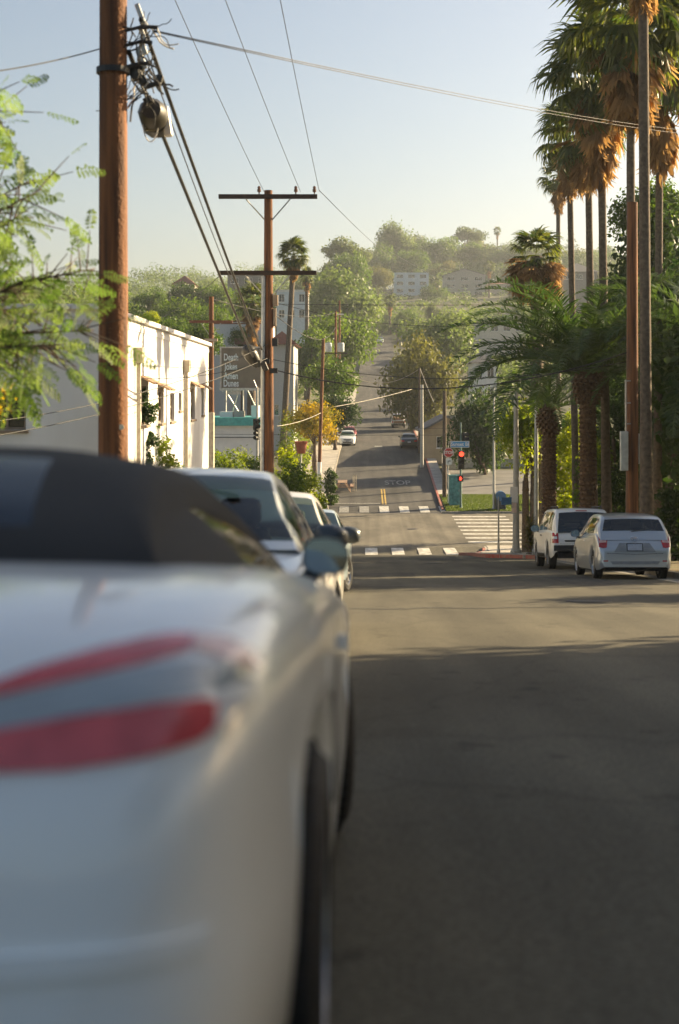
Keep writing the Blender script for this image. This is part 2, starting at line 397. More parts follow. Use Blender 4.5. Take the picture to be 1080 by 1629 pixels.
# painted markings
def paint(name, quad, m, parent=road, zo=.006):
    """quad: four ground points (X,Y)"""
    mb = MB(); mb.add([(x, y, hz(y)+zo) for x, y in quad], [(0, 1, 2, 3)])
    return mb.build(name, m, parent)
bl = bpy.data.objects['boulevard']; hr = bpy.data.objects['hill_road']
for k in range(8):
    x = -1.35 + k*1.41
    if x < 5.6:
        paint('crosswalk_bar', [(x + .0, 73.9), (x+.66, 73.9), (x+.66, 77.6), (x, 77.6)], M_PAINT)
for k in range(6):
    x = -1.75 + k*1.43
    paint('crosswalk_bar', [(x, 99.8), (x+.68, 99.8), (x+.66, 103.2), (x-.02, 103.2)], M_FPAINT if k < 2 else M_PAINT, hr)
for k in range(8):
    y = 80.2 + k*2.25
    paint('crosswalk_bar', [(5.9+.01*k, y), (9.6, y), (9.6, y+.8), (5.9+.01*k, y+.8)], M_PAINT, bl)
for k in range(11):
    y = 80.4 + k*1.6
    paint('crosswalk_bar', [(-7.2, y), (-3.6, y), (-3.6, y+.6), (-7.2, y+.6)], M_PAINT, bl)
paint('stop_line', [(-2.4, 104.6), (1.2, 104.6), (1.2, 104.95), (-2.4, 104.95)], M_FPAINT, hr)
for dx in (0, .22):
    paint('centre_line', [(1.32+dx, 104.2), (1.44+dx, 104.2), (1.44+dx, 113), (1.32+dx, 113)], M_YPAINT, hr)
def text_mesh(txt, size, m, name='lettering', ext=0.0, bold=0.0):
    cu = bpy.data.curves.new(name, 'FONT'); cu.body = txt; cu.size = size; cu.extrude = ext; cu.offset = bold
    cu.align_x = 'CENTER'; cu.align_y = 'CENTER'
    o = bpy.data.objects.new('tmp_text', cu); COL.objects.link(o)
    bpy.context.view_layer.update()
    me = bpy.data.meshes.new_from_object(o.evaluated_get(bpy.context.evaluated_depsgraph_get()))
    bpy.data.objects.remove(o); bpy.data.curves.remove(cu)
    me.materials.clear(); me.materials.append(m); me.name = name
    return me
tm = text_mesh('STOP', .9, M_FPAINT, 'stop_marking', bold=.012)
for v in tm.vertices:
    x, y = v.co.x + 2.75, 117 + v.co.y * 4.2; v.co = (x, y, hz(y) + .006)
link('stop_marking', tm, hr)
paint('road_mark', [(1.1, 147), (1.9, 147), (1.9, 148.6), (1.1, 148.6)], M_FPAINT, hr)

for (x, y) in ((3.4, 21.5), (2.2, 46), (3.0, 88)):
    m = MB(); m.lathe([(.001, .0), (.3, .0), (.31, -.004), (.34, .002), (.36, -.02)], 28, 'z'); o = m.build('manhole_cover', pm('cast_iron', (.06, .055, .05), .6, metal=.5, bump=.6, bscale=50), road if y < 78 else bl, smooth=True); o.location = (x, y, hz(y)+.012); o.rotation_euler = (math.atan(slope(y)), 0, 0)
M_PATCH = asphalt('dark_patch_asphalt', (.07, .064, .052))
for q in ([(4.2, 26), (5.3, 26.1), (5.2, 33), (4.1, 32.8)], [(-.3, 33), (1.2, 33), (1.25, 36), (-.25, 36)], [(2.0, 50), (3.6, 50), (3.6, 56), (2.0, 56)], [(2.2, 6.5), (3.3, 6.6), (3.2, 9.4), (2.1, 9.2)]):
    paint('asphalt_patch', q, M_PATCH, road, .003)
for (x0, y0, x1, y1) in ((-1.9, 27.5, 6.8, 28.6), (-1.9, 44, 6.8, 43.4), (-1.9, 19.2, 6.8, 20.4), (-1.9, 61, 4.5, 61.4)):
    n_ = 24; pts = [(x0+(x1-x0)*i/n_, y0+(y1-y0)*i/n_ + .12*math.sin(i*1.7+x1) + .07*math.sin(i*4.1)) for i in range(n_+1)]
    m = MB(); m.add([(x, y+d, hz(y+d)+.005) for x, y in pts for d in (-.035, .035)], [(2*i, 2*i+2, 2*i+3, 2*i+1) for i in range(n_)]); m.build('tar_seam', pm('tar', (.025, .023, .02), .5, var=.2), road)
gut = struct(strip('gutter', KR-.5, KR-.002, -50, 51, .006, pm('gutter_concrete', (.26, .24, .2), .85, var=.25, scale=1.5)))

# ------------------------------------------------------------------ vehicles
def spl(pts):
    a = np.array(pts, float); m = _pchip(a[:, 0], a[:, 1]); x, y = a[:, 0], a[:, 1]
    def f(t):
        t = float(np.clip(t, x[0], x[-1]))
        i = int(np.clip(np.searchsorted(x, t) - 1, 0, len(x) - 2)); h = x[i+1]-x[i]; u = (t-x[i])/h
        u2, u3 = u*u, u*u*u
        return float((2*u3-3*u2+1)*y[i] + (u3-2*u2+u)*h*m[i] + (-2*u3+3*u2)*y[i+1] + (u3-u2)*h*m[i+1])
    return f
def conform(bvh, top, bot, side, nu=10, nv=5, off=.006, depth=.03):
    """a patch that follows the body; top/bot are polylines (a,z). side 'rear','front','right','left'"""
    def interp(pl, t):
        s = t*(len(pl)-1); i = min(int(s), len(pl)-2); f = s-i
        return (pl[i][0]*(1-f)+pl[i+1][0]*f, pl[i][1]*(1-f)+pl[i+1][1]*f)
    d = {'rear': Vector((0, 1, 0)), 'front': Vector((0, -1, 0)), 'right': Vector((-1, 0, 0)), 'left': Vector((1, 0, 0))}[side]
    vs = []; base = []; last = None
    for j in range(nv+1):
        for i in range(nu+1):
            a, b = interp(top, i/nu), interp(bot, i/nu); t = j/nv
            p, q = a[0]*(1-t)+b[0]*t, a[1]*(1-t)+b[1]*t
            o = Vector((p, 0, q)) - d*8 if side in ('rear', 'front') else Vector((0, p, q)) - d*8
            hit = bvh.ray_cast(o, d)
            if hit[0] is None: loc = last if last is not None else o + d*6
            else: loc = hit[0]
            last = loc
            vs.append(loc - d*off); base.append(loc + d*depth)
    k = nu+1; fs = [(j*k+i, j*k+i+1, (j+1)*k+i+1, (j+1)*k+i) for j in range(nv) for i in range(nu)]
    ring = [i for i in range(k)] + [j*k+nu for j in range(1, nv+1)] + [nv*k+i for i in range(nu-1, -1, -1)] + [j*k for j in range(nv-1, 0, -1)]
    n0 = len(vs); vs2 = vs + [base[r] for r in ring]; n = len(ring)
    for i in range(n): fs.append((ring[i], ring[(i+1) % n], n0+(i+1) % n, n0+i))
    mb = MB(); mb.add(vs2, fs); return mb
def mir(pl): return [(-x, z) for x, z in pl]

WHEEL_CACHE = {}
def wheel(parent, x, y, R, wd, side, steer=0, spokes=7, rimc=None):
    key = (R, wd, spokes, rimc.name if rimc else '')
    if key not in WHEEL_CACHE:
        t = MB(); w = wd/2
        t.lathe([(R*.66, -w*.9), (R*.72, -w), (R*.9, -w*1.0), (R*.975, -w*.82), (R, -w*.5), (R*.992, -w*.1), (R*.992, w*.1), (R, w*.5), (R*.975, w*.82), (R*.9, w), (R*.72, w), (R*.66, w*.9)], 40)
        for k in range(48):       # tread blocks
            a = 2*math.pi*k/48
            for s in (-1, 1):
                t.box((s*w*.55, math.cos(a)*(R+.001), math.sin(a)*(R+.001)), (w*.5, .026, .012), Matrix.Rotation(a - math.pi/2, 3, 'X'))
        r = MB()
        r.lathe([(R*.66, -w*.9), (R*.66, w*.92), (R*.63, w*.96), (R*.6, w*.75), (R*.6, w*.15), (R*.05, w*.1)], 40)
        for k in range(spokes):
            a = 2*math.pi*k/spokes; rot = Matrix.Rotation(a, 3, 'X')
            r.box(rot @ Vector((w*.62, 0, R*.34)), (w*.22, R*.13, R*.58), rot)
        r.lathe([(R*.16, w*.4), (R*.16, w*.76), (R*.1, w*.8), (.001, w*.8)], 16)
        WHEEL_CACHE[key] = (t.mesh('tyre', M_TYRE, False), r.mesh('rim', rimc or M_RIM, False))
    e = bpy.data.objects.new('wheel', None); COL.objects.link(e); e.parent = parent
    e.location = (x, y, R); e.rotation_euler = (0, 0, (0 if side > 0 else math.pi) + steer)
    link('tyre', WHEEL_CACHE[key][0], e); link('rim', WHEEL_CACHE[key][1], e)
    return e

def car(name, label, spec, X, Y, facing, group=None, zoff=0.0):
    """facing +1: nose points away from us (+Y); -1: nose towards us"""
    pitch = math.atan(slope(Y))
    root = thing(name, label, 'car' if 'cat' not in spec else spec['cat'], (X, Y, hz(Y) + zoff), (pitch if facing > 0 else -pitch, 0, 0 if facing > 0 else math.pi), group)
    top, wid, bot = spl(spec['top']), spl(spec['wid']), spl(spec['bot'])
    L0, L1 = spec['top'][0][0], spec['top'][-1][0]
    yr_, yf, R = spec['wheels'][:3]; arch = R + spec.get('gap', .045)
    paint_m = spec['paint']; r0 = spec.get('round', .10)
    ys = set(np.linspace(L0, L1, 46).round(4))
    for t in np.linspace(0, 1, 12): ys |= {round(L0 + .22*t*t, 4), round(L1 - .22*t*t, 4)}
    for c in (yr_, yf):
        for t in np.linspace(-1, 1, 19): ys.add(round(c + arch*math.sin(t*math.pi/2)*.9995, 4))
        ys |= {round(c-arch-.001, 4), round(c+arch+.001, 4)}
    ys = sorted(ys); rows = []
    N = 14
    for y in ys:
        w, zt, zb = wid(y), top(y), bot(y)
        for c in (yr_, yf):
            if abs(y-c) < arch: zb = max(zb, R + math.sqrt(max(0, arch*arch-(y-c)**2)))
        zb = min(zb, zt - .02)
        hgt = zt-zb; r = min(r0, hgt*.45, w*.5)
        pr = [(w-.045, zb), (w-.02, zb+.08*hgt)]
        zs = zt-r
        bl_ = spec.get('bulge', .02)
        for t in (.3, .5, .72, .9, 1.0):
            z = zb + (zs-zb)*t
            pr.append((w - bl_*(1-math.sin(t*math.pi*.62+.35)) - (.012 if .66 < t < .8 else 0), z))
        x0 = pr[-1][0]
        for a in (22, 45, 68, 90): pr.append((x0 - r*(1-math.cos(math.radians(a))), zs + r*math.sin(math.radians(a))))
        cr = spec.get('crown', .03)
        xe = pr[-1][0]
        for t in (.66, .33, 0): pr.append((xe*t, zt + cr*(1-t*t)*min(1, hgt*3)))
        rows.append(pr)
    k = len(rows[0]); V = []; Fc = []
    for y, pr in zip(ys, rows):
        for x, z in pr: V.append((x, y, z))
        for x, z in pr[-2::-1]: V.append((-x, y, z))
    n = 2*k-1
    for i in range(len(ys)-1):
        for j in range(n-1): Fc.append((i*n+j, i*n+j+1, (i+1)*n+j+1, (i+1)*n+j))
    Fc.append(tuple(range(n))); Fc.append(tuple((len(ys)-1)*n + j for j in range(n-1, -1, -1)))
    bvh = BVHTree.FromPolygons([Vector(v) for v in V], Fc)
    MB().add(V, Fc).build('body', paint_m, root, smooth=True)
    # underbody and wheel wells
    ub = MB(); zmin = spec.get('floor', .2)
    ub.bb(-wid(0)*.74, wid(0)*.74, L0+.18, L1-.18, zmin, min(top(L0+.4), top(L1-.4))-.1)
    ub.bb(-wid(0)+.07, wid(0)-.07, yr_+arch+.02, yf-arch-.02, zmin-.01, .55)
    ub.build('underbody', M_DARKIN, root)
    # greenhouse
    g = spec['green']; rf = spl(g['roof']); G0, G1 = g['roof'][0][0], g['roof'][-1][0]
    gy_ = sorted(set(np.linspace(G0, G1, 34).round(4)) | {round(v, 4) for v in g['posts']} | {round(g['hdr_r'], 4), round(g['hdr_f'], 4)})
    rows = []
    for y in gy_:
        zb = top(y) - .012; zr = max(rf(y), zb + .004); ins = g.get('inset', .07); xb = wid(y) - (ins(y) if callable(ins) else ins)
        hgt = zr-zb; xr = xb - g.get('tumble', .3)*hgt; r = min(g.get('rr', .09), hgt*.4)
        pr = [(xb, zb)]
        for t in (.07, .3, .55, .8, 1): pr.append((xb+(xr-xb)*t + .03*math.sin(t*math.pi)*min(1, hgt*2), zb+(hgt-r)*t))
        for a in (30, 60, 90): pr.append((xr - r*1.1*(1-math.cos(math.radians(a))), zr-r + r*math.sin(math.radians(a))))
        xe = pr[-1][0]
        for t in g.get('tt', (.7, .35, 0)): pr.append((xe*t, zr + g.get('crown', .025)*(1-t*t)*min(1, hgt*2.5)))
        rows.append(pr)
    k = len(rows[0]); V = []; n = 2*k-1
    for y, pr in zip(gy_, rows):
        for x, z in pr: V.append((x, y, z))
        for x, z in pr[-2::-1]: V.append((-x, y, z))
    parts = {'roof': []}
    for i in range(len(gy_)-1):
        ym = (gy_[i]+gy_[i+1])/2
        for j in range(n-1):
            jj = j if j < k-1 else n-2-j        # 0 .. k-2 from sill to centre
            key = 'roof'
            if 1 <= jj <= 4:
                for q, (a, b) in enumerate(g['side']):
                    if a < ym < b: key = 'side_window.%d.%d' % (q, 0 if j < k-1 else 1)
            if jj >= g.get('jr', 7) and g['rw'][0] < ym < g['rw'][1]: key = 'rear_window'
            if jj >= g.get('jf', 7) and g['ws'][0] < ym < g['ws'][1]: key = 'windscreen'
            parts.setdefault(key, []).append((i*n+j, i*n+j+1, (i+1)*n+j+1, (i+1)*n+j))
    Vv = [Vector(v) for v in V]
    gb = BVHTree.FromPolygons(Vv, [f for fs in parts.values() for f in fs])
    for key, fs in parts.items():
        used = sorted({i for f in fs for i in f}); mp = {u: i for i, u in enumerate(used)}
        mb = MB(); mb.add([V[u] for u in used], [tuple(mp[i] for i in f) for f in fs])
        nm = key.split('.')[0]
        mat = spec.get('roofm', paint_m) if nm == 'roof' else spec.get('glass', {}).get(nm, M_DGLASS)
        mb.build({'roof': spec.get('roofname', 'roof')}.get(nm, nm), mat, root, smooth=True)
    # interior
    if spec.get('seats', True):
        for sx in (-1, 1):
            st = MB(); y0 = spec.get('seat_y', -.2)
            st.box((sx*.36, y0, top(y0)-.1), (.46, .14, .5), Matrix.Rotation(.2, 3, 'X'), .85)
            st.build('seat', M_DARKIN, root, bevel=.05)
            hd = MB(); hd.box((sx*.36, y0-.06, top(y0)+spec.get('head', .24)), (.27, .1, .19)); hd.build('headrest', M_DARKIN, root, bevel=.05)
        MB().bb(-.6, .6, g['hdr_f']+.25, g['hdr_f']+.5, top(g['hdr_f'])-.1, top(g['hdr_f'])+.07).build('dashboard', M_DARKIN, root, bevel=.03)
    # wheels
    for (yy, st) in ((yr_, 0), (yf, spec.get('steer', 0))):
        for s in (-1, 1):
            wheel(root, s*(wid(yy)-spec['wheels'][3]/2 - .025 + (spec.get('wout', 0) if yy < 0 else 0)), yy, R, spec['wheels'][3], s, st, spec.get('spokes', 7), spec.get('rimm'))
    # mirrors
    my, mz = spec.get('mirror', (.62, .98))
    for s in (-1, 1):
        xb = wid(my)
        e = MB(); cx = s*(xb + .075 + spec.get('moff', 0))
        prof = [(-.095, -.02), (-.085, -.055), (-.04, -.075), (.04, -.078), (.085, -.06), (.1, -.015), (.095, .03), (.06, .062), (0, .075), (-.06, .07), (-.09, .035)]
        vs = []
        for t, sc in ((0, 1.0), (.045, 1.0), (.08, .9), (.105, .7), (.12, .4)):
            for a, b in prof: vs.append((cx + s*a*sc*spec.get('msz', 1.15), my-.05+t, mz + b*sc*spec.get('msz', 1.15)))
        m_ = len(prof)
        fs = [(i*m_+j, i*m_+(j+1) % m_, (i+1)*m_+(j+1) % m_, (i+1)*m_+j) for i in range(4) for j in range(m_)] + [tuple(range(4*m_, 5*m_))]
        e.add(vs, fs)
        mo = e.build('mirror', spec.get('mirrorm', paint_m), root, smooth=True)
        gl = MB(); gl.add([(cx + s*a*.93*spec.get('msz', 1.15), my-.046, mz + b*.93*spec.get('msz', 1.15)) for a, b in prof], [tuple(range(m_))])
        gl.build('mirror_glass', pm('mirror_glass', (.16, .19, .21), .03, metal=1, var=.03), mo)
        ar = MB(); ar.box((s*(xb-.02 + spec.get('moff', 0)), my+.0, mz-.09), (.17, .07, .045), Matrix.Rotation(-s*.55, 3, 'Y')); ar.build('mirror_arm', M_BLACK, mo, bevel=.012)
    for (nm, mat, tp, bt, side, kw) in spec.get('patches', []):
        both = kw.pop('both', False) if isinstance(kw, dict) else False
        kw = dict(kw); bv = gb if kw.pop('on', '') == 'green' else bvh
        conform(bv, tp, bt, side, **kw).build(nm, mat, root, smooth=True)
        if both:
            if side in ('rear', 'front'): conform(bv, mir(tp), mir(bt), side, **kw).build(nm, mat, root, smooth=True)
            else: conform(bv, tp, bt, {'right': 'left', 'left': 'right'}[side], **kw).build(nm, mat, root, smooth=True)
    return root

def paintm(name, c, metal=.55, rough=.32):
    return pm(name, c, rough, metal=metal, var=.03, scale=1.5, coat=.7)
# silver two-seater with a black fabric hood, tail towards us
roadster = dict(paint=paintm('silver_paint', (.88, .90, .89), .0, .3),
    top=[(-2.185, .50), (-2.182, .60), (-2.16, .74), (-2.11, .845), (-2.03, .905), (-1.9, .945), (-1.6, .985), (-1.2, 1.0), (-.7, .985), (0, .95), (.55, .93), (.9, .89), (1.4, .80), (1.8, .70), (2.05, .59), (2.15, .48), (2.185, .38)],
    wid=[(-2.185, .56), (-2.165, .65), (-2.1, .735), (-2.0, .785), (-1.8, .82), (-1.6, .838), (-1.3, .86), (-.9, .872), (-.3, .882), (.4, .885), (1.0, .888), (1.24, .888), (1.6, .86), (1.95, .74), (2.12, .6), (2.185, .5)],
    bot=[(-2.185, .36), (-2.1, .27), (-1.9, .25), (-1.6, .22), (-.8, .19), (.8, .19), (1.6, .2), (2.0, .2), (2.185, .26)],
    wheels=(-1.24, 1.235, .335, .26), gap=.04, round=.13, bulge=.035, crown=.02, steer=math.radians(9), wout=.035, moff=-.135, spokes=10, seats=True, head=.08, seat_y=-.25,
    roofm=pm('black_soft_top', (.022, .021, .02), .85, var=.2, scale=3, bump=.3, bscale=120), roofname='soft_top',
    green=dict(roof=[(-1.28, .99), (-1.2, 1.05), (-.95, 1.15), (-.65, 1.225), (-.25, 1.255), (.08, 1.25), (.3, 1.20), (.6, 1.05), (.86, .90)], tumble=.58, inset=spl([(-1.28, .30), (-.45, .215), (.2, .185), (.86, .17)]), rr=.16, crown=.05, tt=(.56, .28, 0),
               side=[(-.42, .5)], posts=(-.42, .5), rw=(-1.12, -.7), jr=9, ws=(.34, .8), hdr_r=-.68, hdr_f=.34),
    glass=dict(side_window=M_GLASS, windscreen=M_GLASS, rear_window=pm('vinyl_window', (.010, .018, .03), .25, var=.2, spec=.15)), mirror=(.3, 1.0), msz=.74, floor=.16,
    patches=[])
SIL = roadster['paint']
roadster['patches'] = [
    ('lamp_lens', pm('smoky_lens', (.36, .40, .42), .12, var=.1, coat=.6), [(.44, .853), (.56, .876), (.68, .900), (.775, .892)], [(.44, .812), (.56, .836), (.68, .852), (.775, .862)], 'rear', dict(both=True, off=.005)),
    ('tail_light', M_TAIL, [(.43, .868), (.50, .895), (.58, .917), (.66, .932), (.70, .930)], [(.43, .855), (.50, .870), (.58, .886), (.66, .903), (.70, .912)], 'rear', dict(both=True, off=.010)),
    ('reversing_light', M_AMBER, [(.703, .930), (.74, .922), (.77, .905), (.79, .882)], [(.703, .912), (.74, .898), (.765, .884), (.785, .874)], 'rear', dict(both=True, off=.010)),
    ('tail_light', M_TAIL, [(.395, .800), (.44, .815), (.55, .833), (.665, .848), (.725, .85), (.755, .838)], [(.40, .792), (.44, .768), (.56, .772), (.665, .786), (.725, .80), (.755, .826)], 'rear', dict(both=True, off=.010)),
    ('indicator_lens', M_CLEAR, [(.742, .85), (.758, .852), (.775, .846), (.785, .834)], [(.742, .803), (.758, .806), (.775, .814), (.785, .826)], 'rear', dict(both=True, off=.010)),  # white patch painted for the sun fleck at the lamp's outer tip
    ('spoiler_slot', M_BLACK, [(-.6, .838), (0, .838), (.6, .842)], [(-.58, .815), (0, .815), (.58, .833)], 'rear', dict(nu=24, off=.003)),
    ('exhaust_trim', M_BLACK, [(-.5, .40), (.5, .40)], [(-.45, .3), (.45, .3)], 'rear', dict(off=.004)),
    ('number_plate', M_PLATE, [(-.16, .66), (.16, .66)], [(-.16, .53), (.16, .53)], 'rear', dict(off=.008)),
    ('bumper_crease', SIL, [(.3, .545), (.74, .56)], [(.3, .51), (.74, .535)], 'rear', dict(off=.012)),
    ('side_intake', M_BLACK, [(-.82, .72), (-.62, .70)], [(-.80, .48), (-.66, .46)], 'right', dict(both=True, off=.003)),
    ('door_handle', SIL, [(-.25, .80), (-.05, .795)], [(-.25, .765), (-.05, .76)], 'right', dict(both=True, off=.02)),
    ('door_seam', M_BLACK, [(-.50, .93), (-.492, .93)], [(-.50, .25), (-.492, .25)], 'right', dict(both=True, off=.002, nu=1, nv=10)),
]
car('parked_car', 'silver roadster with black fabric soft top and red tail lights, parked tail first', roadster, -.94, 3.885, 1)

def sedan(paint, tail=False, **kw):
    s = dict(paint=paint,
        top=[(-2.25, .48), (-2.245, .62), (-2.22, .80), (-2.15, .93), (-2.0, .985), (-1.6, 1.01), (-1.0, .99), (0, .95), (.7, .95), (.95, .965), (1.3, .93), (1.7, .86), (2.0, .77), (2.15, .68), (2.23, .56), (2.25, .45)],
        wid=[(-2.25, .62), (-2.22, .72), (-2.1, .81), (-1.8, .86), (-1.3, .88), (0, .885), (1.2, .88), (1.6, .86), (1.95, .79), (2.15, .68), (2.25, .55)],
        bot=[(-2.25, .34), (-2.1, .26), (-1.6, .22), (1.6, .22), (2.1, .22), (2.25, .28)],
        wheels=(-1.32, 1.36, .32, .21), round=.09, bulge=.03, seat_y=.05,
        green=dict(roof=[(-1.75, 1.0), (-1.5, 1.12), (-1.1, 1.33), (-.8, 1.42), (-.3, 1.465), (.1, 1.45), (.35, 1.40), (.7, 1.24), (1.2, .965)], tumble=.4, inset=.075,
                   side=[(-1.15, -.22), (-.14, .7)], posts=(-1.15, -.22, -.14, .7), rw=(-1.6, -1.05), ws=(.36, 1.1), hdr_r=-1.05, hdr_f=.36),
        glass=dict(side_window=M_GLASS, windscreen=M_GLASS, rear_window=M_GLASS), mirror=(.72, 1.03), msz=1.1, mirrorm=pm('dark_mirror_shell', (.05, .06, .07), .3, var=.1),
        patches=[
            ('headlight', M_CLEAR, [(.45, .72), (.62, .745), (.78, .76)], [(.47, .62), (.62, .63), (.78, .66)], 'front', dict(both=True, off=.006)),
            ('grille', M_BLACK, [(-.4, .70), (.4, .70)], [(-.36, .58), (.36, .58)], 'front', dict(off=.004)),
            ('lower_grille', M_BLACK, [(-.5, .46), (.5, .46)], [(-.45, .33), (.45, .33)], 'front', dict(off=.004)),
            ('number_plate', M_PLATE, [(-.16, .56), (.16, .56)], [(-.16, .46), (.16, .46)], 'front', dict(off=.012)),
            ('tail_light', M_TAIL2, [(.5, .86), (.8, .86)], [(.5, .72), (.8, .70)], 'rear', dict(both=True, off=.006)),
            ('number_plate', M_PLATE, [(-.16, .74), (.16, .74)], [(-.16, .62), (.16, .62)], 'rear', dict(off=.008)),
            ('door_handle', paint, [(-.3, .84), (-.12, .84)], [(-.3, .81), (-.12, .81)], 'right', dict(both=True, off=.02)),
        ])
    s.update(kw); return s
car('parked_car', 'pale silver sedan with green tinted windscreen, nose against the roadster', sedan(paintm('pale_silver_paint', (.66, .69, .70), .3), spokes=5), -1.16, 9.1, -1)
car('parked_car', 'sunlit white sedan parked behind the pale silver sedan', sedan(paintm('warm_white_paint', (.72, .70, .66), .1), spokes=6, steer=.2), -1.1, 14.5, -1)
car('parked_car', 'light blue-grey sedan last in the kerbside row by the wooden poles', sedan(paintm('bluegrey_paint', (.42, .50, .54), .3), spokes=8, steer=-.25), -1.12, 26.5, -1)

suv = dict(paint=paintm('white_suv_paint', (.80, .80, .78), .0, .3),
    top=[(-2.2, .52), (-2.195, .72), (-2.17, .90), (-2.12, 1.0), (-2.0, 1.04), (-1.0, 1.06), (0, 1.05), (.8, 1.04), (1.1, 1.05), (1.6, 1.02), (2.0, .96), (2.14, .85), (2.2, .6)],
    wid=[(-2.2, .74), (-2.17, .80), (-2.05, .855), (-1.7, .875), (0, .88), (1.6, .875), (2.0, .84), (2.15, .76), (2.2, .7)],
    bot=[(-2.2, .5), (-2.1, .36), (-1.7, .3), (1.7, .3), (2.1, .3), (2.2, .4)],
    wheels=(-1.3, 1.33, .36, .22), gap=.06, round=.06, bulge=.02, seats=True, floor=.3,
    green=dict(roof=[(-2.17, 1.0), (-2.13, 1.18), (-2.06, 1.42), (-1.97, 1.58), (-1.8, 1.64), (-1.0, 1.67), (0, 1.665), (.35, 1.62), (.6, 1.5), (1.12, 1.06)], tumble=.17, inset=.05,
               side=[(-1.95, -1.3), (-1.18, -.2), (-.1, .55)], posts=(-1.95, -1.3, -1.18, -.2, -.1, .55), rw=(-2.145, -2.01), jr=8, ws=(.4, 1.05), hdr_r=-2.0, hdr_f=.4),
    glass=dict(side_window=M_DGLASS, windscreen=M_DGLASS, rear_window=M_DGLASS), mirror=(.75, 1.12), msz=1.3, mirrorm=M_BLACK, rimm=pm('dark_alloy', (.2, .2, .2), .4, metal=.7), spokes=5, cat='car',
    patches=[
        ('tail_light', M_TAIL2, [(.66, 1.0), (.85, 1.0)], [(.66, .72), (.85, .72)], 'rear', dict(both=True, off=.01, nu=6)),
        ('reversing_light', M_CLEAR, [(.7, .90), (.83, .90)], [(.7, .83), (.83, .83)], 'rear', dict(both=True, off=.016, nu=6)),
        ('rear_bumper', M_BLACK, [(-.79, .66), (0, .67), (.79, .66)], [(-.79, .40), (0, .40), (.79, .40)], 'rear', dict(off=.03, nu=20)),
        ('number_plate_recess', M_BLACK, [(-.5, .80), (.5, .80)], [(-.48, .755), (.48, .755)], 'rear', dict(off=.012)),
        ('plate_frame', M_BLACK, [(-.175, .96), (.175, .96)], [(-.175, .80), (.175, .80)], 'rear', dict(off=.006)),
        ('number_plate', M_PLATE, [(-.16, .95), (.16, .95)], [(-.16, .81), (.16, .81)], 'rear', dict(off=.01)),
        ('brake_light', M_TAIL2, [(-.15, 1.615), (.15, 1.615)], [(-.15, 1.592), (.15, 1.592)], 'rear', dict(on='green', off=.02)),
        ('wiper', M_BLACK, [(-.1, 1.12), (.3, 1.16)], [(-.1, 1.105), (.3, 1.145)], 'rear', dict(on='green', off=.02, nv=1)),
        ('tailgate_seam', M_BLACK, [(-.62, .70), (.62, .70)], [(-.62, .692), (.62, .692)], 'rear', dict(off=.003, nv=1)),
        ('sill_trim', M_BLACK, [(-.9, .42), (.9, .42)], [(-.9, .305), (.9, .305)], 'right', dict(both=True, off=.01)),
        ('door_handle', M_BLACK, [(-.2, .95), (0, .95)], [(-.2, .91), (0, .91)], 'right', dict(both=True, off=.02)),
    ])
o = car('parked_car', 'white boxy four wheel drive estate parked ahead of the silver hatchback', suv, 5.98, 41.0, 1)
rk = MB()
for s in (-1, 1): rk.tube([(s*.6, -1.7, 1.66), (s*.6, -1.6, 1.72), (s*.58, -.2, 1.73), (s*.58, -.1, 1.67)], .018, 6)
rk.build('roof_rail', M_BLACK, o)

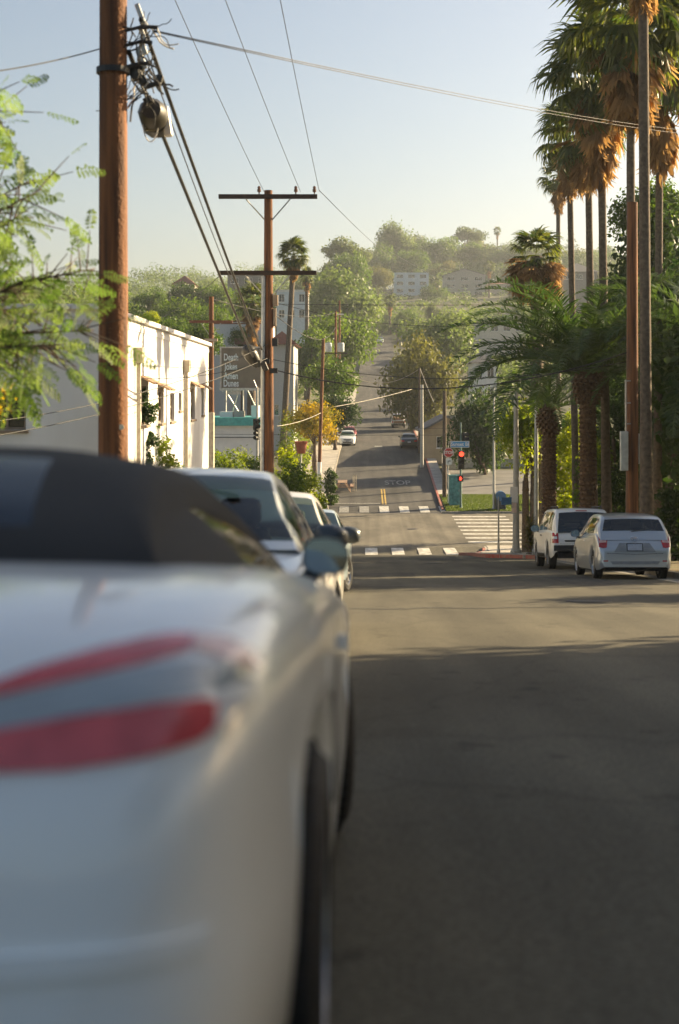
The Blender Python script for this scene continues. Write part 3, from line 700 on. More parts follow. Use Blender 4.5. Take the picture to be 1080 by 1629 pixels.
hatch = dict(paint=paintm('hatch_silver', (.46, .48, .50), .55, .28),
    top=[(-2.0, .40), (-1.995, .54), (-1.96, .70), (-1.9, .82), (-1.8, .95), (-1.7, 1.02), (-1.0, 1.0), (0, .96), (.6, .92), (1.0, .93), (1.4, .83), (1.75, .72), (1.92, .6), (2.0, .42)],
    wid=[(-2.0, .70), (-1.97, .76), (-1.85, .82), (-1.5, .845), (0, .848), (1.3, .84), (1.6, .82), (1.85, .72), (2.0, .55)],
    bot=[(-2.0, .27), (-1.9, .22), (-1.5, .2), (1.5, .2), (1.9, .2), (2.0, .26)],
    wheels=(-1.27, 1.27, .30, .19), round=.08, bulge=.03, floor=.18,
    green=dict(roof=[(-1.9, .86), (-1.84, 1.0), (-1.74, 1.16), (-1.6, 1.33), (-1.45, 1.385), (-1.1, 1.43), (-.4, 1.46), (0, 1.44), (.3, 1.37), (.7, 1.18), (1.2, .92)], tumble=.3, inset=.05,
               side=[(-1.35, -.35), (-.27, .65)], posts=(-1.35, -.35, -.27, .65), rw=(-1.8, -1.62), jr=8, ws=(.35, 1.1), hdr_r=-1.62, hdr_f=.35),
    glass=dict(side_window=M_DGLASS, windscreen=M_DGLASS, rear_window=M_DGLASS), mirror=(.68, 1.0), msz=1.1, mirrorm=pm('dark_mirror_shell', (.05, .06, .07), .3), spokes=8,
    patches=[
        ('tail_light', M_TAIL2, [(.56, 1.0), (.68, .99), (.775, .95)], [(.62, .70), (.70, .69), (.785, .71)], 'rear', dict(both=True, off=.014, nu=6)),
        ('tail_light_lens', M_AMBER, [(.61, .86), (.775, .85)], [(.62, .81), (.775, .80)], 'rear', dict(both=True, off=.02, nu=5)),
        ('number_plate_recess', pm('grey_trim', (.25, .26, .27), .4), [(-.33, .80), (.33, .80)], [(-.46, .60), (.46, .60)], 'rear', dict(off=.004, nu=8)),
        ('plate_frame', M_BLACK, [(-.18, .79), (.18, .79)], [(-.18, .62), (.18, .62)], 'rear', dict(off=.010)),
        ('number_plate', M_PLATE, [(-.16, .775), (.16, .775)], [(-.16, .635), (.16, .635)], 'rear', dict(off=.014)),
        ('lower_trim', pm('grey_trim', (.25, .26, .27), .4), [(-.55, .40), (.55, .40)], [(-.5, .33), (.5, .33)], 'rear', dict(off=.006)),
        ('wiper', M_BLACK, [(-.05, 1.06), (.28, 1.10)], [(-.05, 1.045), (.28, 1.085)], 'rear', dict(on='green', off=.02, nv=1)),
        ('rear_reflector', M_TAIL2, [(.6, .42), (.7, .42)], [(.6, .39), (.7, .39)], 'rear', dict(both=True, off=.006)),
        ('tailgate_seam', M_BLACK, [(-.62, .575), (0, .555), (.62, .575)], [(-.62, .567), (0, .547), (.62, .567)], 'rear', dict(off=.003, nu=16, nv=1)),
        ('door_handle', M_CHROME, [(-.4, .86), (-.22, .86)], [(-.4, .83), (-.22, .83)], 'right', dict(both=True, off=.02)),
    ])
o = car('parked_car', 'silver five door hatchback parked at the kerb beneath the brown pole', hatch, 5.96, 33.2, 1)
em = MB()       # round emblem of ovals on the tailgate
for (a, b, zc) in ((.075, .05, .89), (.024, .05, .89), (.055, .016, .913)):
    em.tube([(a*math.cos(t), -1.925 + (zc + b*math.sin(t) - .89)*.7, zc + b*math.sin(t)) for t in np.linspace(0, 2*math.pi, 21)], .007, 5, False)
em.build('emblem', M_CHROME, o)
car('parked_car', 'dark grey sedan parked on the hill road beside the tan wall', sedan(paintm('dark_grey_paint', (.05, .05, .048), .3), seats=False), 4.6, 147, 1)
car('parked_car', 'white saloon facing downhill beside the yellow leaved tree', sedan(paintm('white_paint_b', (.72, .74, .76), 0), seats=False), -1.75, 150.5, -1)
car('parked_car', 'red car parked uphill behind the white saloon', sedan(paintm('red_paint', (.42, .06, .05), .1), seats=False), -1.7, 158, -1)
car('distant_car', 'pale car far up the hill road between the trees', sedan(paintm('white_paint_b', (.72, .74, .76), 0), seats=False), 4.5, 392, -1)
pick = dict(suv); pick['paint'] = paintm('white_pickup_paint', (.70, .70, .68), 0); pick['seats'] = False
pick['top'] = [(-2.6, .5), (-2.595, .75), (-2.57, .95), (-2.5, 1.0), (-1.0, 1.02), (0, 1.05), (.8, 1.04), (1.4, 1.04), (1.9, 1.0), (2.3, .95), (2.45, .84), (2.5, .6)]
pick['wid'] = [(-2.6, .80), (-2.5, .86), (-1.7, .88), (0, .88), (1.6, .88), (2.2, .84), (2.45, .76), (2.5, .7)]
pick['bot'] = [(-2.6, .55), (-2.4, .45), (2.2, .4), (2.5, .45)]
pick['wheels'] = (-1.5, 1.6, .38, .24)
pick['green'] = dict(roof=[(-.5, 1.03), (-.45, 1.4), (-.35, 1.66), (.0, 1.74), (.6, 1.73), (.8, 1.66), (1.4, 1.06)], tumble=.16, inset=.05, side=[(-.3, .75)], posts=(-.3, .75), rw=(-.48, -.38), jr=8, ws=(.85, 1.35), hdr_r=-.37, hdr_f=.85)
pick['mirror'] = (1.0, 1.15)
pick['patches'] = [('tail_light', M_TAIL2, [(.7, .95), (.84, .95)], [(.7, .68), (.84, .68)], 'rear', dict(both=True, off=.01, nu=4)),
                   ('tailgate', pm('rusty_tailgate', (.32, .2, .13), .7), [(-.62, .93), (.62, .93)], [(-.62, .62), (.62, .62)], 'rear', dict(off=.01)),
                   ('bumper', M_BLACK, [(-.8, .58), (.8, .58)], [(-.8, .5), (.8, .5)], 'rear', dict(off=.05))]
pk = car('pickup_truck', 'white pickup truck with boxes in its bed on the hill road', pick, 4.45, 185, 1)
ld = MB(); rng = random.Random(4)
for i in range(7): ld.box((rng.uniform(-.55, .55), rng.uniform(-2.2, -1.0), 1.1 + rng.uniform(0, .12)), (.42, .5, .4), Matrix.Rotation(rng.uniform(-.4, .4), 3, 'Z'))
tag(ld.build('bed_load', pm('cardboard', (.42, .27, .16), .8, var=.3), pk), kind=None)

# ------------------------------------------------------------------ plants
L_GREEN = leafm('leaf_green', (.035, .075, .012), (.12, .17, .03))
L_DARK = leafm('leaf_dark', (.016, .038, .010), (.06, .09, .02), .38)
L_OLIVE = leafm('leaf_olive', (.065, .07, .02), (.17, .165, .045), .4)
L_PALE = leafm('leaf_pale', (.07, .11, .03), (.17, .21, .07))
L_YELLOW = leafm('leaf_yellow', (.13, .14, .015), (.46, .30, .05))
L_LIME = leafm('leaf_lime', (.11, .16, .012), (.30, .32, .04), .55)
L_SAGE = leafm('leaf_sage', (.06, .085, .03), (.14, .17, .065), .4)
L_HEDGE = leafm('leaf_hedge', (.07, .12, .015), (.22, .25, .04), .5)
L_FEATH = leafm('leaf_feathery', (.09, .15, .035), (.24, .30, .10), .5)
L_FROND = leafm('palm_frond', (.025, .05, .010), (.13, .14, .03), .52, .4, .4)
L_DATE = leafm('date_frond', (.02, .05, .012), (.085, .125, .03), .35, .38, .45)
L_DEAD = leafm('dead_frond', (.16, .095, .045), (.38, .245, .115), .5, .8, .1)
L_GRASS = leafm('grass_blade', (.05, .08, .018), (.12, .15, .04), .4)
M_BARK = pm('bark', (.14, .10, .07), .9, c2=(.06, .042, .03), scale=14, bump=.6, bscale=25)
M_PALMT = pm('palm_trunk', (.15, .115, .08), .9, c2=(.075, .055, .038), scale=10, bump=.6, bscale=30)
M_DATET = pm('date_palm_bark', (.17, .10, .05), .9, c2=(.07, .04, .022), scale=12, bump=.5)

def leaves(rng, C, Rr, n, size, asp=.55, up=.35, shell=.55):
    """n leaf quads spread over clumps with centres C (k,3), radii Rr (k,3)"""
    k = len(C); w = (Rr.prod(1))**.66; idx = rng.choice(k, n, p=w/w.sum())
    d = rng.normal(size=(n, 3)); d /= np.linalg.norm(d, axis=1)[:, None]
    r = shell + (1-shell)*rng.random(n)**.7; r *= np.where(rng.random(n) < .25, rng.random(n), 1)
    pos = C[idx] + d*Rr[idx]*r[:, None]*(1 + .12*rng.normal(size=(n, 1)))
    nn = d*.55 + rng.normal(size=(n, 3))*.6 + np.array([0, 0, up]); nn /= np.linalg.norm(nn, axis=1)[:, None]
    t = np.cross(nn, rng.normal(size=(n, 3))); t /= np.linalg.norm(t, axis=1)[:, None]
    b = np.cross(nn, t); s = size*(.6+.8*rng.random((n, 1)))
    V = np.stack([pos - t*s*.5, pos + b*s*asp*.5 + nn*s*.06, pos + t*s*.5, pos - b*s*asp*.5 + nn*s*.06], 1).reshape(-1, 3)
    Fc = np.arange(n*4).reshape(-1, 4)
    ct = rng.random(k)[idx]
    tint = np.clip(.5*ct + .5*rng.random(n), 0, 1)
    return V, Fc, tint

def crown_clumps(rng, rx, ry, rz, k, cr, flat=.8):
    d = rng.normal(size=(k, 3)); d /= np.linalg.norm(d, axis=1)[:, None]
    r = (.35 + .6*rng.random((k, 1))); C = d*r*np.array([rx, ry, rz])*(1 - cr*.5)
    C[:, 2] += np.where(C[:, 2] < 0, .1*rz, 0)
    m = min(rx, ry, rz) if rz < rx else (rx+ry)/2
    R_ = m*cr*(.65 + .7*rng.random((k, 1)))*np.array([[1, 1, flat]])
    return C, R_

TREE_MESH = {}
def tree_meshes(kind, seed, rx, ry, rz, th, lm, n, size, k, cr, flat, tr, asp=.55, shell=.55):
    key = (kind, seed)
    if key in TREE_MESH: return TREE_MESH[key]
    rng = np.random.default_rng(seed)
    C, R_ = crown_clumps(rng, rx, ry, rz, k, cr, flat)
    V, Fc, t = leaves(rng, C, R_, n, size, asp, shell=shell)
    V[:, 2] += th + rz*.85
    crown = npmesh('crown', V, Fc, lm, t)
    tb = MB(); top = Vector((rng.normal()*.15*rx, rng.normal()*.15*ry, th + rz*.7))
    mid = Vector((rng.normal()*.06*rx, rng.normal()*.06*rx, th*.6))
    tb.tube([(0, 0, -.4), (0, 0, .1), mid, top*.8 + mid*.2 , top + Vector((0, 0, rz*.5))], [tr*1.5, tr*1.1, tr*.85, tr*.5, tr*.12], 9)
    for i in range(min(k, 12)):
        c = Vector(C[i]) + Vector((0, 0, th + rz*.85))
        s = mid.lerp(top, .25 + .6*rng.random())
        e = s.lerp(c, .45) + Vector((0, 0, -.05*rz))
        tb.tube([s, e, c], [tr*.42, tr*.25, tr*.06], 6)
    trunk = tb.mesh('trunk', M_BARK, True)
    TREE_MESH[key] = (crown, trunk); return TREE_MESH[key]
KINDS = dict(  # rx, ry, rz, trunk height, leaf material, leaves, size, clumps, clump size, flatness, trunk radius
    broad=(4.2, 4.0, 3.4, 2.6, L_GREEN, 9000, .34, 26, .42, .85, .26),
    dense=(4.0, 4.0, 3.6, 1.6, L_DARK, 9500, .34, 30, .40, .9, .26),
    pale=(4.6, 4.4, 3.6, 2.8, L_PALE, 9000, .34, 26, .42, .8, .28),
    olive=(3.6, 3.6, 4.6, 1.6, L_OLIVE, 9000, .32, 34, .36, .8, .28),
    gum=(3.4, 3.4, 5.2, 5.0, L_SAGE, 5200, .32, 17, .36, .7, .26),
    round=(3.4, 3.4, 2.9, 1.2, L_GREEN, 8500, .26, 28, .40, .9, .2),
    bush=(1.6, 1.6, 1.3, .2, L_GREEN, 3200, .17, 18, .42, .9, .07),
)
def tree(kind, seed, label, X, Y, Z, sx, sz=None, lm=None, rot=None, group=None, name='tree', cat='tree', ground=True):
    p = KINDS[kind]; lm = lm or p[4]
    cr, tk = tree_meshes(kind + lm.name, seed, p[0], p[1], p[2], p[3], lm, *p[5:])
    e = thing(name, label, cat, (X, Y, Z), (0, 0, rot if rot is not None else (seed*1.7 + X) % 6.28), group)
    e.scale = (sx, sx, sz or sx)
    link('crown', cr, e); link('trunk' if cat == 'tree' else 'stem', tk, e)
    return e
def tree_px(kind, seed, label, px, py_top, Y, width_px, v=1.0, **kw):
    """a tree whose crown is centred at column px, top at py_top, width_px wide at distance Y, standing on the terrain"""
    p = KINDS[kind]; X = (px-VX)/F*Y; W = width_px/F*Y; zt = (VY-py_top)/F*Y; g = terr(X, Y)
    sx = W/(2*p[0]); tot = (p[3] + p[2]*1.85)*sx*v; lift = zt - g - tot
    if Y > 170 and lift > 0:
        k = min(1.7, 1 + lift/tot); v *= k; tot *= k; lift = zt - g - tot
    e = tree(kind, seed, label, X, Y, g, sx, sx*v, **kw)
    for c in e.children: c.location.z = lift/(sx*v)
    if lift > 0:
        MB().tube([(0, 0, -.4), (0, 0, lift/(sx*v)*.5), (0, 0, lift/(sx*v) + .3)], [p[10]*1.7, p[10]*1.45, p[10]*1.25], 9).build('trunk', M_BARK, e, smooth=True)
    return e

# ---- fan palms
def fan_frond(seed, dead=False):
    rng = np.random.default_rng(seed); V = []; Fc = []; T = []
    pet = .95 if not dead else .7
    n = 22 if not dead else 15; spread = math.radians(215 if not dead else 70)
    def quad(a, b, c, d, t): o = len(V); V.extend([a, b, c, d]); Fc.append((o, o+1, o+2, o+3)); T.append(t)
    for s in (-1, 1):
        quad((s*.02, 0, 0), (s*.02+.02, 0, .0), (s*.012+.01, pet, 0.03), (s*.012, pet, .03), .6)
    for i in range(n):
        a = -spread/2 + spread*i/(n-1) + rng.normal()*.03
        L = (.95 if not dead else 1.0)*(1 - .25*abs(a)/(spread/2)) * (.85 + .3*rng.random())
        dx, dy = math.sin(a), math.cos(a); px_, py_ = dy, -dx
        droop = (.16 + .25*rng.random()) if not dead else .1*rng.normal()
        curl = .12*rng.normal(); w0, w1 = .02, .055
        b0 = np.array((0, pet, .03)); zf = -.12*abs(math.sin(a))
        p1 = b0 + np.array((dx*L*.5, dy*L*.5, zf*.6 + .02)); p2 = b0 + np.array((dx*L*.8, dy*L*.8, zf - droop*.45)); p3 = b0 + np.array((dx*L*.92 + curl*.3, dy*L*.92, zf - droop*1.3))
        q = np.array((px_, py_, 0)); lift = np.array((0, 0, .022*(1 if i % 2 else -1)))
        t = float(np.clip(rng.random()*.8 + (.1), 0, 1))
        quad(b0 - q*w0, b0 + q*w0, p1 + q*w1 + lift, p1 - q*w1 - lift, t)
        quad(p1 - q*w1 - lift, p1 + q*w1 + lift, p2 + q*w1*.55, p2 - q*w1*.55, t)
        quad(p2 - q*w1*.55, p2 + q*w1*.55, p3 + q*.006, p3 - q*.006, t)
    return npmesh('dead_frond' if dead else 'frond', V, Fc, L_DEAD if dead else L_FROND, T)
FAN = [fan_frond(i) for i in range(4)]; FAND = [fan_frond(50+i, True) for i in range(4)]
def fan_palm(label, base, crown, r, nl=34, nd=44, tr=.15, skirt=1.6, seed=0, group=None, bend=.0, sc=1.0, wide=0, lsc=1.0):
    """base and crown are world points"""
    rng = np.random.default_rng(seed + 77)
    e = thing('fan_palm', label, 'palm tree', base, (0, 0, 0), group)
    top = Vector(crown) - Vector(base); tb = MB(); pts = []; rad = []
    n = 26
    for i in range(n+1):
        t = i/n; p = top*t + Vector((math.sin(t*math.pi)*bend, 0, 0)); pts.append(p)
        rad.append(tr*(1.35 - .55*min(1, t*4)*.5 - .25*t)*(1 + .035*(i % 2)))
    pts.insert(0, Vector((0, 0, -.4))); rad.insert(0, tr*1.5)
    tb.tube(pts, rad, 12); tb.build('trunk', M_PALMT, e, smooth=True)
    tp = Vector(pts[-1])
    def put(me, az, el, off, s, nm):
        o = link(nm, me, e); o.location = tp + off
        d = Vector((math.sin(az)*math.cos(el), math.cos(az)*math.cos(el), math.sin(el)))
        q = d.to_track_quat('Y', 'Z'); o.rotation_mode = 'QUATERNION'; o.rotation_quaternion = q; o.scale = (s, s, s)
    for i in range(nl):
        t = (i+.5)/nl; az = i*2.399 + rng.normal()*.2; el = math.radians(82 - 138*t + rng.normal()*8)
        put(FAN[rng.integers(4)], az, el, Vector((0, 0, .25*(1-t))), r/1.85*(.85+.25*rng.random())*sc*lsc, 'frond')
    for i in range(nd):
        t = (i+.5)/nd; az = i*2.399 + rng.normal()*.3; el = math.radians(-48 + wide - 36*min(1, t*1.6) + rng.normal()*7)
        off = Vector((0, 0, -.1 - skirt*t))
        put(FAND[rng.integers(4)], az, el, off, r/1.85*(.75+.3*rng.random())*sc, 'dead_frond')
    return e

# ---- date palms
def date_frond(seed, curve, L=3.9):
    rng = np.random.default_rng(seed); V = []; Fc = []; T = []; n = 62
    def quad(a, b, c, d, t): o = len(V); V.extend([a, b, c, d]); Fc.append((o, o+1, o+2, o+3)); T.append(t)
    P_ = []; ang = curve[0]; p = np.array((0., 0., 0.))
    for i in range(n+1):
        t = i/n; P_.append(p.copy()); a = curve[0] + (curve[1]-curve[0])*t**1.25
        p = p + np.array((0, math.cos(a), math.sin(a)))*L/n
    for i in range(0, n, 4):
        a, b = P_[i], P_[min(n, i+4)]; w = .045*(1-i/n)+.008; w2 = .045*(1-(i+4)/n)+.008
        quad(a+(-w, 0, 0), a+(w, 0, 0), b+(w2, 0, 0), b+(-w2, 0, 0), .95)
        quad(a+(0, 0, w*.7), a+(0, 0, -w*.7), b+(0, 0, -w2*.7), b+(0, 0, w2*.7), .95)
    for i in range(5, n):
        t = i/n; ll = .52*math.sin(math.pi*min(1, .12+.88*t))**.6*(.85+.3*rng.random()) * (1 if t < .9 else .8)
        tang = P_[min(n, i+1)]-P_[i-1]; tang /= np.linalg.norm(tang); upv = np.cross(np.array((1, 0, 0)), tang)
        for s in (-1, 1):
            d = np.array((s, 0, 0))*.72 + tang*(.55+.15*rng.normal()) + upv*(.28 + .18*rng.normal()); d /= np.linalg.norm(d)
            w = tang*.026
            m_ = P_[i] + d*ll*.55; e_ = P_[i] + d*ll + np.array((0, 0, -.10*ll - .05*rng.random()))
            tt = float(np.clip(.25+.5*rng.random(), 0, 1))
            quad(P_[i]-w*.6, P_[i]+w*.6, m_+w, m_-w, tt); quad(m_-w, m_+w, e_+w*.15, e_-w*.15, tt)
    return npmesh('frond', V, Fc, L_DATE, T)
DATEF = [date_frond(i, c) for i, c in enumerate([(.55, -1.0), (.45, -1.2), (.35, -1.3), (.6, -.6), (.25, -1.45), (.5, -.8)])]
def date_palm(label, base, trunk_h, tr, seed, n=58, s=1.0, group=None, maxel=78):
    rng = np.random.default_rng(seed); e = thing('date_palm', label, 'palm tree', base, (0, 0, 0), group)
    tb = MB(); N = 28; pts = [(0, 0, -.3)] + [(0, 0, trunk_h*i/N) for i in range(N+1)]
    tb.tube(pts, [tr*1.15] + [tr*(1.12 - .12*min(1, i/5))*(1+.03*(i % 2)) for i in range(N+1)], 14)
    tr_o = tb.build('trunk', M_DATET, e, smooth=True)
    boots = MB()          # cut leaf bases wound round the trunk
    rows = int(trunk_h/.16)
    for i in range(rows):
        for j in range(11):
            a = 2*math.pi*(j + .5*(i % 2))/11 + i*.13; z = .1 + i*.16
            rot = Matrix.Rotation(a, 3, 'Z') @ Matrix.Rotation(-.5, 3, 'Y')
            boots.box((math.cos(a)*tr*1.01, math.sin(a)*tr*1.01, z), (.07, tr*.46, .10), rot, .6)
    bo = boots.build('leaf_base', M_DATET, tr_o, fix=False); bo['kind'] = 'stuff'
    pine = MB()           # swollen head of trimmed stubs
    pine.lathe([(tr*.98, trunk_h-.35), (tr*1.35, trunk_h-.1), (tr*1.6, trunk_h+.2), (tr*1.5, trunk_h+.5), (tr*.9, trunk_h+.85), (.05, trunk_h+.95)], 14, 'z')
    for i in range(9):
        for j in range(13):
            a = 2*math.pi*(j+.5*(i % 2))/13; t = i/8; r_ = tr*(1.05+.62*math.sin(t*math.pi*.8+.2)); z = trunk_h-.3+t*.95
            rot = Matrix.Rotation(a, 3, 'Z') @ Matrix.Rotation(-.35+.5*(1-t), 3, 'Y')
            pine.box((math.cos(a)*r_, math.sin(a)*r_, z), (.2, .13, .1), rot, .8)
    pine.build('trunk_head', M_DATET, e, fix=False)
    for i in range(n):
        t = (i+.5)/n; az = i*2.399 + rng.normal()*.12; el = math.radians(maxel - (maxel-8)*t**.85 + rng.normal()*5)
        o = link('frond', DATEF[rng.integers(len(DATEF))], e); o.location = (math.sin(az)*tr*.8, math.cos(az)*tr*.8, trunk_h + .85 - .25*t)
        q = Matrix.Rotation(-az, 4, 'Z') @ Matrix.Rotation(el*.8 - .2, 4, 'X')
        o.rotation_mode = 'QUATERNION'; o.rotation_quaternion = q.to_quaternion()
        k = s*(.85+.25*rng.random()); o.scale = (k, k, k)
    return e

# right-hand palms
KG = lambda X, Y: hz(Y) + .13
date_palm('stout date palm with arching dark fronds and pineapple shaped trunk head', (7.55, 48, KG(0, 48)), 5.55, .26, 3, n=58, s=1.34)
date_palm('second date palm with shaggy trunk just beyond the stout one', (7.55, 58, hz(58)+.15), 5.2, .27, 8, n=22, s=.85)
date_palm('shaded date palm rising behind the garden wall', (11.2, 45, terr(11.2, 45)), 5.6, .28, 15, n=30, s=1.3)
def fp(label, px, py, Y, r, basepx=None, **kw):
    c = P(px, py, Y); bx = ((basepx or px) - VX)/F*Y
    b = Vector((bx, Y, terr(bx, Y) + (.0 if bx > 9.9 or Y > 76 else .12)))
    return fan_palm(label, b, c, r, **kw)
PG = 'tall fan palms lining the right kerb'
fp('grey slender palm trunk beside the brown pole, its crown out of sight', 1022, -160, 37.5, 1.7, 1029, nl=30, nd=30, tr=.15, seed=1, skirt=2, group=PG)
fp('tallest fan palm with a broad brown skirt, right behind the grey trunk', 1003, 40, 43, 2.5, 1004, nl=48, nd=46, tr=.14, seed=2, skirt=1.5, wide=10, group=PG)
fp('fan palm with heavy rusty skirt left of the brown pole', 955, 120, 49, 2.35, 966, nl=44, nd=56, tr=.15, seed=3, skirt=2.1, group=PG)
fp('fan palm with leaning trunk behind the date palm', 935, 205, 55, 2.0, 945, nl=40, nd=36, tr=.15, seed=4, skirt=1.0, wide=20, group=PG)
fp('shaggy fan palm with half brown crown in the kerb row', 1050, 95, 52, 2.4, 1045, nl=44, nd=44, tr=.15, seed=5, skirt=2.4, wide=8, group=PG)
fp('fan palm with drooping rust coloured fronds at the edge of the row', 905, 218, 64, 1.8, 918, nl=26, nd=60, tr=.15, seed=6, skirt=1.4, group=PG)
fp('thin lone fan palm standing against the pale sky', 888, 285, 118, 1.9, 888, nl=30, nd=36, tr=.2, seed=7, skirt=1.6)
fp('squat fan palm with a wide thatch of brown dead leaves', 853, 408, 72, 1.9, 856, nl=24, nd=150, tr=.35, seed=8, skirt=.8, wide=34, lsc=.72, sc=1.15)
fp('tall fan palm with bushy green head beside the crossarm pole', 467, 408, 135, 1.75, 449, nl=46, nd=34, tr=.28, seed=9, skirt=1.0)
fp('shaggy fan palm with thick dead skirt behind the billboard', 401, 482, 130, 2.0, 399, nl=30, nd=70, tr=.4, seed=10, skirt=3.6)
for (x, y, Y, s_) in ((693, 450, 560, 3.0), (778, 425, 560, 3.0), (791, 368, 760, 2.8), (620, 480, 420, 2.4), (488, 440, 240, 1.7)):
    fp({693: 'brown skirted palm beside the blue-grey house', 778: 'pale palm in front of the hillside houses', 791: 'tiny round headed palm on the ridge line', 620: 'yellowish palm above the hill road', 488: 'far palm with hanging brown skirt near the white block'}[x], x, y, Y, s_, x, nl=24, nd=30, tr=.35, seed=x, skirt=2.5)

# ---- trees by place
tree_px('dense', 1, 'dark round tree on the far corner behind the traffic light', 768, 600, 122, 125, v=1.55, rot=.4)
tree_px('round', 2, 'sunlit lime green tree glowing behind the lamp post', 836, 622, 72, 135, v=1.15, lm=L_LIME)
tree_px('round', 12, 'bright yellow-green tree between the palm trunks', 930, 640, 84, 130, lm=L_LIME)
tree_px('pale', 4, 'tall leafy tree rising behind the brown pole', 1050, 268, 62, 190, lm=L_GREEN)
tree_px('dense', 5, 'deep shaded tree filling the gap beside the garden wall', 1010, 440, 70, 190)
tree_px('dense', 6, 'dark tree overhanging the garden wall', 1100, 400, 52, 220)
tree_px('dense', 7, 'dark low tree behind the silver hatchback', 975, 600, 60, 120)
tree_px('olive', 1, 'large brownish olive tree leaning over the hill road', 675, 497, 178, 140, v=1.35)
tree_px('pale', 2, 'bright green domed tree behind the brownish one', 700, 487, 235, 150)
tree_px('broad', 3, 'dense green tree overhanging the left of the hill road', 528, 563, 150, 108, lm=L_GREEN)
tree_px('broad', 4, 'lower green tree shading the parked red car', 533, 618, 142, 92, lm=L_DARK)
tree_px('pale', 5, 'wide pale green tree below the ridge', 552, 428, 300, 165)
tree_px('broad', 6, 'sunlit green tree behind the transformer pole', 540, 492, 215, 125)
tree_px('broad', 7, 'broad green tree beside the palm on the slope', 488, 508, 200, 110)
tree_px('round', 8, 'yellow and orange leaved tree at the foot of the hill', 500, 632, 113, 100, lm=L_YELLOW)
tree_px('gum', 1, 'airy gum tree standing highest on the left of the ridge', 552, 342, 470, 90)
tree_px('broad', 8, 'rounded tree at the foot of the gum tree', 552, 392, 450, 85)
tree_px('broad', 9, 'domed tree with dark hollow on the ridge', 632, 352, 660, 84, lm=L_PALE)
tree_px('broad', 10, 'dense low tree beneath the domed ridge tree', 612, 390, 640, 80)
tree_px('pale', 11, 'flat topped tree in the middle of the ridge', 706, 372, 660, 92, lm=L_GREEN)
tree_px('gum', 2, 'feathery tree standing up from the ridge', 744, 340, 690, 62)
tree_px('pale', 12, 'low pale trees crowning the ridge beside the tiny palm', 815, 378, 640, 80)
tree_px('broad', 13, 'grey-green tree right of the pale ridge trees', 868, 388, 640, 80, lm=L_SAGE)
tree_px('broad', 13, 'grey-green tree beyond the rusty fan palms', 925, 392, 600, 90, lm=L_SAGE)
tree_px('pale', 3, 'tree screening the gable house', 600, 418, 530, 56, lm=L_OLIVE)
HG = 'trees scattered over the hillside'; HN = {'leaf_green': 'rounded green', 'leaf_pale': 'pale green', 'leaf_olive': 'brownish olive', 'leaf_sage': 'grey-green', 'leaf_dark': 'deep green'}
rng = random.Random(11)
def on_road(X, Y): return abs(X - road_cx(Y)) < FW + 3.5
for (x, t, Y, w) in ((600, 440, 420, 60), (575, 455, 380, 60), (645, 490, 400, 46), (690, 478, 420, 34), (725, 492, 480, 36), (770, 494, 470, 50), (828, 478, 400, 40), (780, 402, 640, 60), (735, 398, 720, 50), (676, 408, 650, 60), (590, 412, 560, 50),
                     (832, 425, 560, 50), (890, 440, 480, 80), (950, 420, 450, 90), (1000, 420, 420, 90), (700, 500, 370, 40), (800, 496, 450, 40), (735, 512, 350, 40), (860, 520, 240, 70), (600, 500, 440, 24), (580, 490, 330, 50), (655, 395, 620, 60), (760, 385, 660, 60), (845, 400, 650, 60), (905, 405, 640, 60), (960, 395, 640, 80), (500, 430, 420, 60), (470, 440, 400, 60), (520, 415, 480, 50)):
    X = (x-VX)/F*Y
    if on_road(X, Y): continue
    lm_ = rng.choice([L_GREEN, L_PALE, L_OLIVE, L_GREEN, L_SAGE])
    tree_px(rng.choice(['broad', 'pale', 'round', 'broad']), rng.choice([6, 7, 9, 11]), '%s tree on the wooded hillside %s' % (HN[lm_.name], 'up by the ridge' if Y > 540 else 'round the houses' if Y > 390 else 'low on the slope'), x, t, Y, w, group=HG, lm=lm_)
LG = 'trees on the slope behind the white building'
for (x, t, Y, w) in ((225, 478, 190, 90), (285, 462, 215, 100), (335, 470, 200, 90), (262, 500, 150, 90), (320, 505, 140, 90), (370, 480, 230, 80), (240, 455, 260, 70), (300, 447, 280, 90), (350, 450, 280, 90), (150, 480, 200, 120), (60, 470, 200, 140), (400, 455, 300, 90), (440, 460, 290, 80), (385, 515, 150, 50)):
    lm_ = rng.choice([L_GREEN, L_DARK, L_GREEN])
    tree_px(rng.choice(['dense', 'broad', 'broad']), rng.choice([1, 6, 7]), '%s tree on the slope behind the white building%s' % (HN[lm_.name], ', high at the skyline' if t < 472 else ''), x, t, Y, w, group=LG, lm=lm_)
tree_px('round', 8, 'pale lit shrub tree just above the white building roof', 236, 492, 120, 40, lm=L_LIME)

